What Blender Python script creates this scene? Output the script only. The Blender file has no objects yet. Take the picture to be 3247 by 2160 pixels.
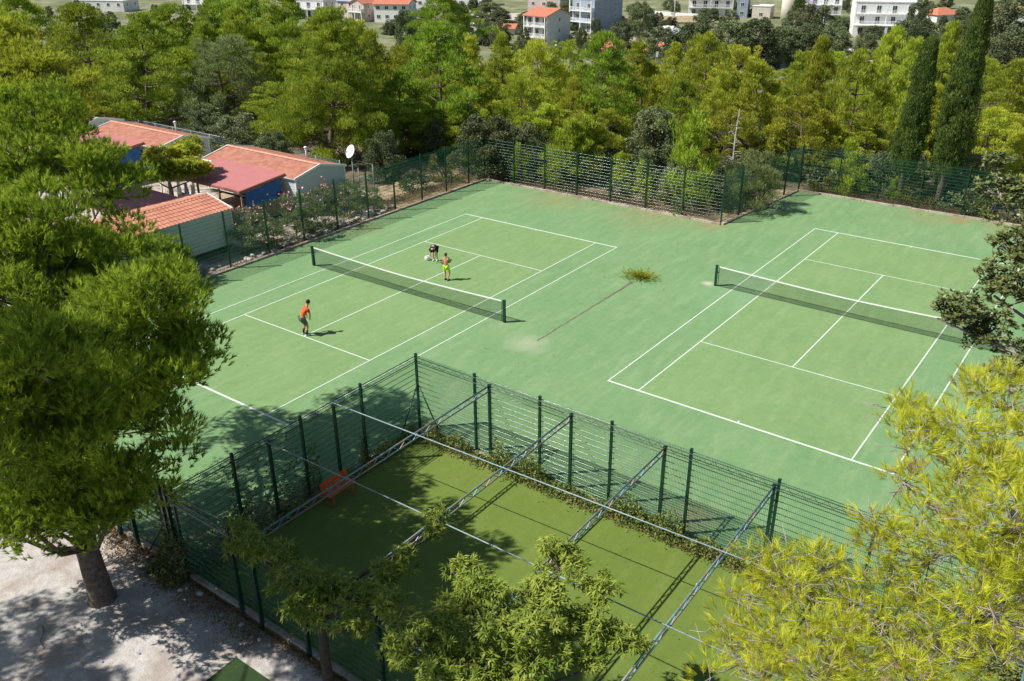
import bpy, math, random
import numpy as np
from mathutils import Vector, Matrix
random.seed(7); RNG=np.random.default_rng(11)
PI=math.pi
scene=bpy.context.scene; C=scene.collection
# ---------------------------------------------------------------- materials
def nt(m): return m.node_tree.nodes, m.node_tree.links
def base(name, rough=.8, spec=.3):
    m=bpy.data.materials.new(name); m.use_nodes=True
    b=m.node_tree.nodes['Principled BSDF']; b.inputs['Roughness'].default_value=rough
    b.inputs['Specular IOR Level'].default_value=spec
    return m,b
def rgb(c): return (c[0],c[1],c[2],1)
def noisemat(name, c1, c2, scale=5, rough=.8, bump=0, detail=6, spec=.3, c3=None, scale3=.4, amt3=.5, bscale=None, obj=False, metal=0, dist=.02):
    m,b=base(name,rough,spec); n,l=nt(m)
    b.inputs['Metallic'].default_value=metal
    tc=n.new('ShaderNodeTexCoord'); co=tc.outputs['Object'] if obj else None
    if co is None:
        g=n.new('ShaderNodeNewGeometry'); co=g.outputs['Position']
    t=n.new('ShaderNodeTexNoise'); t.inputs['Scale'].default_value=scale; t.inputs['Detail'].default_value=detail; t.inputs['Roughness'].default_value=.65
    l.new(co,t.inputs['Vector'])
    r=n.new('ShaderNodeValToRGB'); r.color_ramp.elements[0].position=.32; r.color_ramp.elements[1].position=.68
    r.color_ramp.elements[0].color=rgb(c1); r.color_ramp.elements[1].color=rgb(c2)
    l.new(t.outputs['Fac'],r.inputs['Fac']); out=r.outputs['Color']
    if c3:
        t3=n.new('ShaderNodeTexNoise'); t3.inputs['Scale'].default_value=scale3; t3.inputs['Detail'].default_value=5
        l.new(co,t3.inputs['Vector'])
        r3=n.new('ShaderNodeValToRGB'); r3.color_ramp.elements[0].position=.45; r3.color_ramp.elements[1].position=.62
        r3.color_ramp.elements[0].color=(0,0,0,1); r3.color_ramp.elements[1].color=(amt3,amt3,amt3,1)
        l.new(t3.outputs['Fac'],r3.inputs['Fac'])
        mx=n.new('ShaderNodeMix'); mx.data_type='RGBA'; l.new(r3.outputs['Color'],mx.inputs[0]); l.new(out,mx.inputs[6]); mx.inputs[7].default_value=rgb(c3)
        out=mx.outputs[2]
    l.new(out,b.inputs['Base Color'])
    if bump:
        bp=n.new('ShaderNodeBump'); bp.inputs['Strength'].default_value=bump; bp.inputs['Distance'].default_value=dist
        tb=n.new('ShaderNodeTexNoise'); tb.inputs['Scale'].default_value=bscale or scale*3; tb.inputs['Detail'].default_value=4
        l.new(co,tb.inputs['Vector']); l.new(tb.outputs['Fac'],bp.inputs['Height']); l.new(bp.outputs['Normal'],b.inputs['Normal'])
    return m
def leafmat(name, a, b_, trans=.35, rough=.55, spec=.12, rnd=.25):
    m,b=base(name,rough,spec); n,l=nt(m)
    at=n.new('ShaderNodeAttribute'); at.attribute_name='tint'
    r=n.new('ShaderNodeValToRGB'); r.color_ramp.elements[0].color=rgb(a); r.color_ramp.elements[1].color=rgb(b_)
    l.new(at.outputs['Fac'],r.inputs['Fac'])
    oi=n.new('ShaderNodeObjectInfo'); mr=n.new('ShaderNodeMapRange'); mr.inputs[3].default_value=1-rnd; mr.inputs[4].default_value=1+rnd
    l.new(oi.outputs['Random'],mr.inputs[0])
    hs=n.new('ShaderNodeHueSaturation'); l.new(mr.outputs[0],hs.inputs['Value']); l.new(r.outputs['Color'],hs.inputs['Color'])
    mr2=n.new('ShaderNodeMapRange'); mr2.inputs[3].default_value=.5-.012*min(1,rnd/.2); mr2.inputs[4].default_value=.5+.018*min(1,rnd/.2)
    mm=n.new('ShaderNodeMath'); mm.operation='FRACT'; m2=n.new('ShaderNodeMath'); m2.operation='MULTIPLY'; m2.inputs[1].default_value=7.3
    l.new(oi.outputs['Random'],m2.inputs[0]); l.new(m2.outputs[0],mm.inputs[0]); l.new(mm.outputs[0],mr2.inputs[0]); l.new(mr2.outputs[0],hs.inputs['Hue'])
    l.new(hs.outputs['Color'],b.inputs['Base Color'])
    tr=n.new('ShaderNodeBsdfTranslucent'); l.new(hs.outputs['Color'],tr.inputs['Color'])
    mx=n.new('ShaderNodeMixShader'); mx.inputs[0].default_value=trans
    l.new(b.outputs[0],mx.inputs[1]); l.new(tr.outputs[0],mx.inputs[2]); l.new(mx.outputs[0],n['Material Output'].inputs['Surface'])
    return m
M={}
M['needle_far']=leafmat('pine_needles_far',(.23,.29,.030),(.60,.63,.08),.38,rnd=.25)
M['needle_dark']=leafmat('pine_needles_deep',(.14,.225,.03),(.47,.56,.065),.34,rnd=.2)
M['needle_near']=leafmat('pine_needles_near',(.10,.18,.02),(.52,.64,.07),.34,rnd=0)
M['needle_yel']=leafmat('pine_needles_yellow',(.39,.45,.03),(.80,.81,.09),.42,.6,.08,rnd=0)
M['needle_young']=leafmat('young_pine_needles',(.24,.33,.03),(.56,.66,.09),.42,rnd=.08)
M['oak']=leafmat('holm_oak_leaves',(.085,.112,.05),(.27,.31,.15),.15,.6,.12,rnd=.3)
M['grey']=leafmat('grey_green_needles',(.17,.21,.07),(.38,.42,.17),.35)
M['cypress']=leafmat('cypress_scales',(.06,.10,.028),(.20,.27,.06),.2,rnd=.04)
M['oleander']=leafmat('oleander_leaves',(.13,.17,.06),(.34,.38,.17),.25,rnd=.1)
M['creeper']=leafmat('creeper_leaves',(.07,.12,.028),(.26,.30,.09),.25)
M['broad']=leafmat('long_leaves',(.12,.195,.022),(.42,.48,.085),.3,.5,.15,rnd=.05)
M['broadr']=leafmat('fig_like_leaves',(.09,.115,.035),(.29,.32,.11),.22,.45,.3,rnd=.05)
M['lime']=leafmat('feathery_leaves',(.18,.30,.035),(.62,.60,.07),.4)
M['weed']=leafmat('weeds',(.10,.14,.03),(.34,.30,.09),.3)
M['dry']=leafmat('dry_litter',(.16,.10,.05),(.40,.27,.14),.1)
M['pink']=leafmat('oleander_bloom',(.75,.25,.30),(.9,.5,.5),.2)
M['purple']=leafmat('bougainvillea_bloom',(.35,.1,.6),(.5,.2,.8),.2)
M['bark']=noisemat('bark',(.10,.075,.06),(.26,.20,.165),9,.95,.8,spec=.1,obj=True)
M['barkgrey']=noisemat('grey_twigs',(.26,.21,.19),(.50,.44,.41),20,.9,.3,spec=.1,obj=True)
M['barkwhite']=noisemat('dead_wood',(.42,.38,.33),(.62,.58,.52),12,.9,.3,obj=True)
M['cone']=noisemat('pine_cone',(.10,.05,.03),(.30,.17,.10),40,.8,.5,obj=True)
M['green']=noisemat('green_steel_paint',(.005,.034,.020),(.009,.052,.033),6,.38,0,spec=.5)
M['wire']=noisemat('green_coated_wire',(.010,.080,.050),(.016,.12,.072),6,.25,0,spec=1.0)
M['beam']=noisemat('weathered_blue_grey_steel',(.06,.16,.18),(.20,.34,.36),7,.45,.1,spec=.5,c3=(.30,.17,.10),scale3=2.2,amt3=.75)
M['rail']=noisemat('pale_galvanised_tube',(.20,.29,.30),(.34,.43,.44),9,.4,0,spec=.5)
M['white']=noisemat('white_paint',(.78,.78,.76),(.88,.88,.86),8,.5)
M['offwhite']=noisemat('off_white_render',(.66,.66,.66),(.76,.76,.75),.6,.85,.1,c3=(.60,.60,.60),scale3=.25)
M['beige']=noisemat('beige_render',(.55,.50,.42),(.66,.60,.50),.8,.85)
M['pinkwall']=noisemat('pinkish_render',(.50,.40,.36),(.60,.50,.46),.8,.85)
M['bluewall']=noisemat('blue_grey_render',(.28,.33,.42),(.36,.41,.50),.8,.85)
M['redtile']=noisemat('town_roof_tiles',(.42,.14,.08),(.60,.24,.15),2.5,.8,.3)
M['tile']=noisemat('orange_roof_tiles',(.50,.19,.12),(.66,.30,.20),6,.7,.2,c3=(.44,.17,.11),scale3=1.1,amt3=.6)
M['tileflat']=noisemat('faded_orange_roof_sheet',(.34,.125,.085),(.46,.195,.13),3,.75,.1,c3=(.50,.25,.17),scale3=1.5)
M['ridge']=noisemat('ridge_caps',(.60,.27,.17),(.70,.36,.25),4,.7)
M['awning']=noisemat('dark_red_awning_sheet',(.45,.165,.16),(.50,.195,.185),1.2,.65,.05)
M['siding']=noisemat('pale_green_siding',(.52,.58,.54),(.60,.65,.61),3,.6,0)
M['blue']=noisemat('blue_tarpaulin',(.015,.10,.28),(.03,.16,.40),3,.45,.6,bscale=3,dist=.06)
M['wood']=noisemat('weathered_timber',(.28,.20,.13),(.46,.36,.25),8,.85,.3)
M['darkwood']=noisemat('dark_timber',(.07,.05,.04),(.14,.10,.08),8,.85,.2)
M['concrete']=noisemat('kerb_concrete',(.36,.29,.23),(.56,.48,.40),5,.9,.4,c3=(.25,.17,.12),scale3=1.3,amt3=.7)
M['stone']=noisemat('pale_stone',(.42,.38,.33),(.62,.57,.50),3,.9,.8)
M['orange']=noisemat('orange_plastic',(.58,.11,.025),(.70,.16,.04),5,.45)
M['glass']=noisemat('dark_window_glass',(.02,.025,.03),(.05,.06,.07),2,.12,0,spec=.7)
M['dark']=noisemat('dark_interior',(.02,.02,.022),(.04,.04,.042),2,.9)
M['black']=noisemat('black_rubber',(.015,.015,.015),(.03,.03,.03),9,.7)
M['barkdark']=noisemat('dark_trunk_bark',(.07,.055,.045),(.17,.135,.11),12,.95,.6,spec=.1,obj=True)
M['cord']=noisemat('net_cord',(.015,.03,.024),(.03,.05,.04),9,.8)
M['skin']=noisemat('tanned_skin',(.50,.24,.13),(.60,.31,.18),12,.55)
M['skinpale']=noisemat('pale_skin',(.60,.38,.27),(.68,.45,.33),12,.55)
M['hair']=noisemat('dark_hair',(.012,.009,.007),(.03,.022,.017),50,.6,.5)
M['hairb']=noisemat('brown_hair',(.06,.035,.02),(.11,.065,.035),50,.6,.5)
M['shorts']=noisemat('grey_shorts_cloth',(.09,.10,.085),(.13,.14,.12),20,.9)
M['neon']=noisemat('neon_shorts_cloth',(.50,.80,.03),(.60,.88,.05),20,.8)
M['blackcloth']=noisemat('black_cloth',(.012,.012,.013),(.03,.03,.03),20,.9)
M['fuchsia']=noisemat('fuchsia_towel',(.60,.04,.20),(.75,.10,.30),12,.9)
M['redmetal']=noisemat('terracotta_small_parts',(.3,.12,.08),(.4,.18,.12),5,.7)
# shirt: orange on top running to yellow at the hem (real dyed pattern)
m,b=base('orange_to_yellow_shirt',.85); n,l=nt(m)
tc=n.new('ShaderNodeTexCoord'); sp=n.new('ShaderNodeSeparateXYZ'); l.new(tc.outputs['Object'],sp.inputs[0])
mr=n.new('ShaderNodeMapRange'); mr.inputs[1].default_value=.80; mr.inputs[2].default_value=1.1; l.new(sp.outputs['Z'],mr.inputs[0])
rr=n.new('ShaderNodeValToRGB'); rr.color_ramp.elements[0].color=(.85,.42,.03,1); rr.color_ramp.elements[1].color=(.80,.10,.03,1)
l.new(mr.outputs[0],rr.inputs['Fac']); l.new(rr.outputs['Color'],b.inputs['Base Color']); M['shirt']=m
# turf
def turf(name, c1,c2,c3, spots=(), worn=()):
    m,b=base(name,.95,.1); n,l=nt(m)
    g=n.new('ShaderNodeNewGeometry'); pos=g.outputs['Position']
    def noise(s,d=6,r=.6,vec=None):
        t=n.new('ShaderNodeTexNoise'); t.inputs['Scale'].default_value=s; t.inputs['Detail'].default_value=d; t.inputs['Roughness'].default_value=r
        l.new(vec or pos,t.inputs['Vector']); return t.outputs['Fac']
    def ramp(f,p0,p1,a,b2):
        r=n.new('ShaderNodeValToRGB'); r.color_ramp.elements[0].position=p0; r.color_ramp.elements[1].position=p1
        r.color_ramp.elements[0].color=rgb(a); r.color_ramp.elements[1].color=rgb(b2); l.new(f,r.inputs['Fac']); return r.outputs['Color']
    def mix(f,a,b2,mode='MIX'):
        x=n.new('ShaderNodeMix'); x.data_type='RGBA'; x.blend_type=mode
        if hasattr(f,'links'): l.new(f,x.inputs[0])
        else: x.inputs[0].default_value=f
        l.new(a,x.inputs[6])
        if isinstance(b2,tuple): x.inputs[7].default_value=rgb(b2)
        else: l.new(b2,x.inputs[7])
        return x.outputs[2]
    mp=n.new('ShaderNodeMapping'); mp.inputs['Scale'].default_value=(2.6,.5,1); mp.inputs['Rotation'].default_value=(0,0,.5); l.new(pos,mp.inputs['Vector'])
    col=ramp(noise(.22,9,.7),.30,.70,c1,c2)
    col=mix(ramp(noise(.8,8,.7,mp.outputs[0]),.46,.74,(0,0,0),(.8,.8,.8)),col,c3)
    fine=ramp(noise(26,4,.8),.25,.75,(.80,.80,.80),(1.16,1.16,1.16)); col=mix(1.0,col,fine,'MULTIPLY')
    mid=ramp(noise(3.2,6,.75),.3,.7,(.90,.91,.90),(1.09,1.08,1.08)); col=mix(1.0,col,mid,'MULTIPLY')
    for (x,y,rad,cc,amt) in spots:
        vm=n.new('ShaderNodeVectorMath'); vm.operation='DISTANCE'; l.new(pos,vm.inputs[0]); vm.inputs[1].default_value=(x,y,0)
        ad=n.new('ShaderNodeMath'); ad.operation='MULTIPLY_ADD'; l.new(noise(1.6,5,.7),ad.inputs[0]); ad.inputs[1].default_value=rad*1.4; l.new(vm.outputs['Value'],ad.inputs[2])
        q=n.new('ShaderNodeMapRange'); q.inputs[1].default_value=rad*1.9; q.inputs[2].default_value=rad*.6; q.inputs[3].default_value=0; q.inputs[4].default_value=amt
        l.new(ad.outputs[0],q.inputs[0]); col=mix(q.outputs[0],col,cc)
    l.new(col,b.inputs['Base Color'])
    bp=n.new('ShaderNodeBump'); bp.inputs['Strength'].default_value=.25; bp.inputs['Distance'].default_value=.02; l.new(noise(40,3,.8),bp.inputs['Height']); l.new(bp.outputs['Normal'],b.inputs['Normal'])
    return m
clay=(.42,.17,.09)
M['turf']=turf('tennis_turf',(.158,.290,.126),(.196,.326,.150),(.262,.376,.19),
  [(8.6,-1.2,1.0,(.46,.46,.34),.6),(20.2,28.2,.8,clay,.5),(18.6,28.0,2.2,clay,.22),(22.3,28.4,1.2,clay,.3),(-2.5,18.4,3.2,clay,.26),(4.2,18.5,3.4,clay,.26),(8.2,18.6,1.2,clay,.35),(19.8,-8.2,.9,clay,.35),(21,9.3,.9,clay,.3),(17.5,9.3,1.2,clay,.2),(12.0,9.85,.35,(.6,.55,.42),.9),(-8.7,6,1.6,clay,.18),(9.2,-15.8,1.0,clay,.35),(8.6,-17.8,1.0,clay,.35),(1,2.5,2.5,(.30,.40,.19),.4),(15,10,4,(.26,.42,.25),.4)])
M['turfc']=turf('court_turf',(.176,.298,.120),(.216,.334,.142),(.264,.370,.168))
M['olive']=turf('olive_turf',(.125,.185,.036),(.155,.215,.046),(.188,.232,.06))
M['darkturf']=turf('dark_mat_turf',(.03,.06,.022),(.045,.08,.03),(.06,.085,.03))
M['line']=noisemat('court_line_paint',(.50,.60,.48),(.76,.81,.71),14,.8,detail=3)
M['gravel']=noisemat('pale_gravel',(.40,.37,.35),(.60,.565,.53),5,.95,1.0,detail=12,bscale=22,c3=(.28,.20,.16),scale3=.9,amt3=.55)
M['soil']=noisemat('dry_ground',(.11,.085,.055),(.26,.20,.135),1.6,.95,.8,detail=12,bscale=9,c3=(.12,.10,.06),scale3=.3,amt3=.6)
M['drygrass']=noisemat('straw_soil',(.36,.27,.15),(.55,.45,.28),4,.95,1.0,detail=12,bscale=20,c3=(.17,.12,.07),scale3=1.2,amt3=.8)
M['path']=noisemat('pale_path',(.42,.36,.31),(.60,.54,.48),3,.95,.6,detail=10,c3=(.20,.14,.10),scale3=1.0,amt3=.8)
M['tgrass']=noisemat('hillside',(.09,.12,.045),(.33,.32,.19),.16,.95,.5,detail=12,bscale=2,c3=(.12,.14,.06),scale3=.05,amt3=.7)
M['road']=noisemat('pale_road',(.36,.34,.31),(.46,.44,.40),.5,.9)
# ---------------------------------------------------------------- mesh helpers
class MB:
    def __init__(s): s.v=[]; s.f=[]; s.sm=[]; s.mi=[]; s.m=0
    def add(s,vs,fs,smooth=False):
        o=len(s.v); s.v+= [tuple(v) for v in vs]; s.f+=[tuple(i+o for i in f) for f in fs]; s.sm+=[smooth]*len(fs); s.mi+=[s.m]*len(fs); return s
    def box(s,x0,x1,y0,y1,z0,z1):
        return s.add([(x0,y0,z0),(x1,y0,z0),(x1,y1,z0),(x0,y1,z0),(x0,y0,z1),(x1,y0,z1),(x1,y1,z1),(x0,y1,z1)],
          [(0,3,2,1),(4,5,6,7),(0,1,5,4),(1,2,6,5),(2,3,7,6),(3,0,4,7)])
    def tube(s,pts,rad,n=6,smooth=True,cap=True):
        pts=[Vector(p) for p in pts]; rad=rad if isinstance(rad,(list,tuple)) else [rad]*len(pts)
        vs=[];fs=[]; prev=None
        for i,p in enumerate(pts):
            t=(pts[min(i+1,len(pts)-1)]-pts[max(i-1,0)]).normalized()
            a=prev if prev is not None else (Vector((0,0,1)) if abs(t.z)<.9 else Vector((1,0,0)))
            u=(a-t*a.dot(t)); u = u.normalized() if u.length>1e-6 else t.orthogonal().normalized()
            prev=u; w=t.cross(u)
            for k in range(n):
                an=2*PI*k/n+PI/n; vs.append(p+(u*math.cos(an)+w*math.sin(an))*rad[i])
        for i in range(len(pts)-1):
            for k in range(n):
                a=i*n+k; b=i*n+(k+1)%n; fs.append((a,b,b+n,a+n))
        if cap: fs.append(tuple(range(n-1,-1,-1))); fs.append(tuple((len(pts)-1)*n+k for k in range(n)))
        return s.add(vs,fs,smooth)
    def bar(s,p,q,w,h=None): # square section bar
        return s.tube([p,q],(w if h is None else h)*.7071,4,False)
    def ell(s,c,r,n=10,m=7,smooth=True,rot=None):
        vs=[];fs=[]
        for j in range(m+1):
            ph=PI*j/m
            for k in range(n):
                th=2*PI*k/n; v=Vector((math.sin(ph)*math.cos(th)*r[0],math.sin(ph)*math.sin(th)*r[1],math.cos(ph)*r[2]))
                if rot: v=rot@v
                vs.append(v+Vector(c))
        for j in range(m):
            for k in range(n):
                fs.append((j*n+k,(j+1)*n+k,(j+1)*n+(k+1)%n,j*n+(k+1)%n))
        return s.add(vs,fs,smooth)
    def mesh(s,name,mats):
        me=bpy.data.meshes.new(name); me.from_pydata(s.v,[],s.f)
        for mt in (mats if isinstance(mats,(list,tuple)) else [mats]): me.materials.append(mt)
        me.polygons.foreach_set('use_smooth',s.sm); me.polygons.foreach_set('material_index',s.mi); me.update(); return me
    def build(s,name,mats,parent=None):
        return link(bpy.data.objects.new(name,s.mesh(name,mats)),parent)
def link(o,parent=None):
    C.objects.link(o)
    if parent: o.parent=parent
    return o
def tag(o,label,cat,group=None,kind=None):
    if label: o['label']=label
    if cat: o['category']=cat
    if group: o['group']=group
    if kind: o['kind']=kind
    return o
def thing(name,label,cat,loc=(0,0,0),rz=0,group=None):
    o=bpy.data.objects.new(name,None); C.objects.link(o); o.location=loc; o.rotation_euler=(0,0,rz); o.empty_display_size=.3
    return tag(o,label,cat,group)
def struct(o): o['kind']='structure'; return o
def copy_tree(o,parent=None):
    c=o.copy(); C.objects.link(c)
    if parent: c.parent=parent
    for ch in o.children: copy_tree(ch,c)
    return c
def leafmesh(name, P, D, N, L, W, tint, mat, shape='tri'):
    """P base points, D direction, N width direction (nx3), L lengths, W widths"""
    n=len(P); L=np.asarray(L).reshape(-1,1)*np.ones((n,1)); W=np.asarray(W).reshape(-1,1)*np.ones((n,1))
    S=np.cross(D,N); S/= (np.linalg.norm(S,axis=1,keepdims=True)+1e-9)
    if shape=='tri':
        V=np.stack([P-S*W/2,P+S*W/2,P+D*L],1); k=3
    elif shape=='quad':  # rhomb leaf
        V=np.stack([P,P+D*L*.45+S*W/2,P+D*L,P+D*L*.45-S*W/2],1); k=4
    me=bpy.data.meshes.new(name); me.vertices.add(n*k); me.vertices.foreach_set('co',V.reshape(-1).astype(np.float32))
    me.loops.add(n*k); me.loops.foreach_set('vertex_index',np.arange(n*k,dtype=np.int32))
    me.polygons.add(n); me.polygons.foreach_set('loop_start',np.arange(0,n*k,k,dtype=np.int32))
    a=me.attributes.new('tint','FLOAT','POINT'); a.data.foreach_set('value',np.repeat(tint,k).astype(np.float32))
    me.materials.append(mat); me.update(); me.validate(); return me
def keepaway(*a): pass
def unit(v): return v/(np.linalg.norm(v,axis=-1,keepdims=True)+1e-9)
def rdirs(n,rng=RNG): return unit(rng.normal(size=(n,3)))
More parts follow.
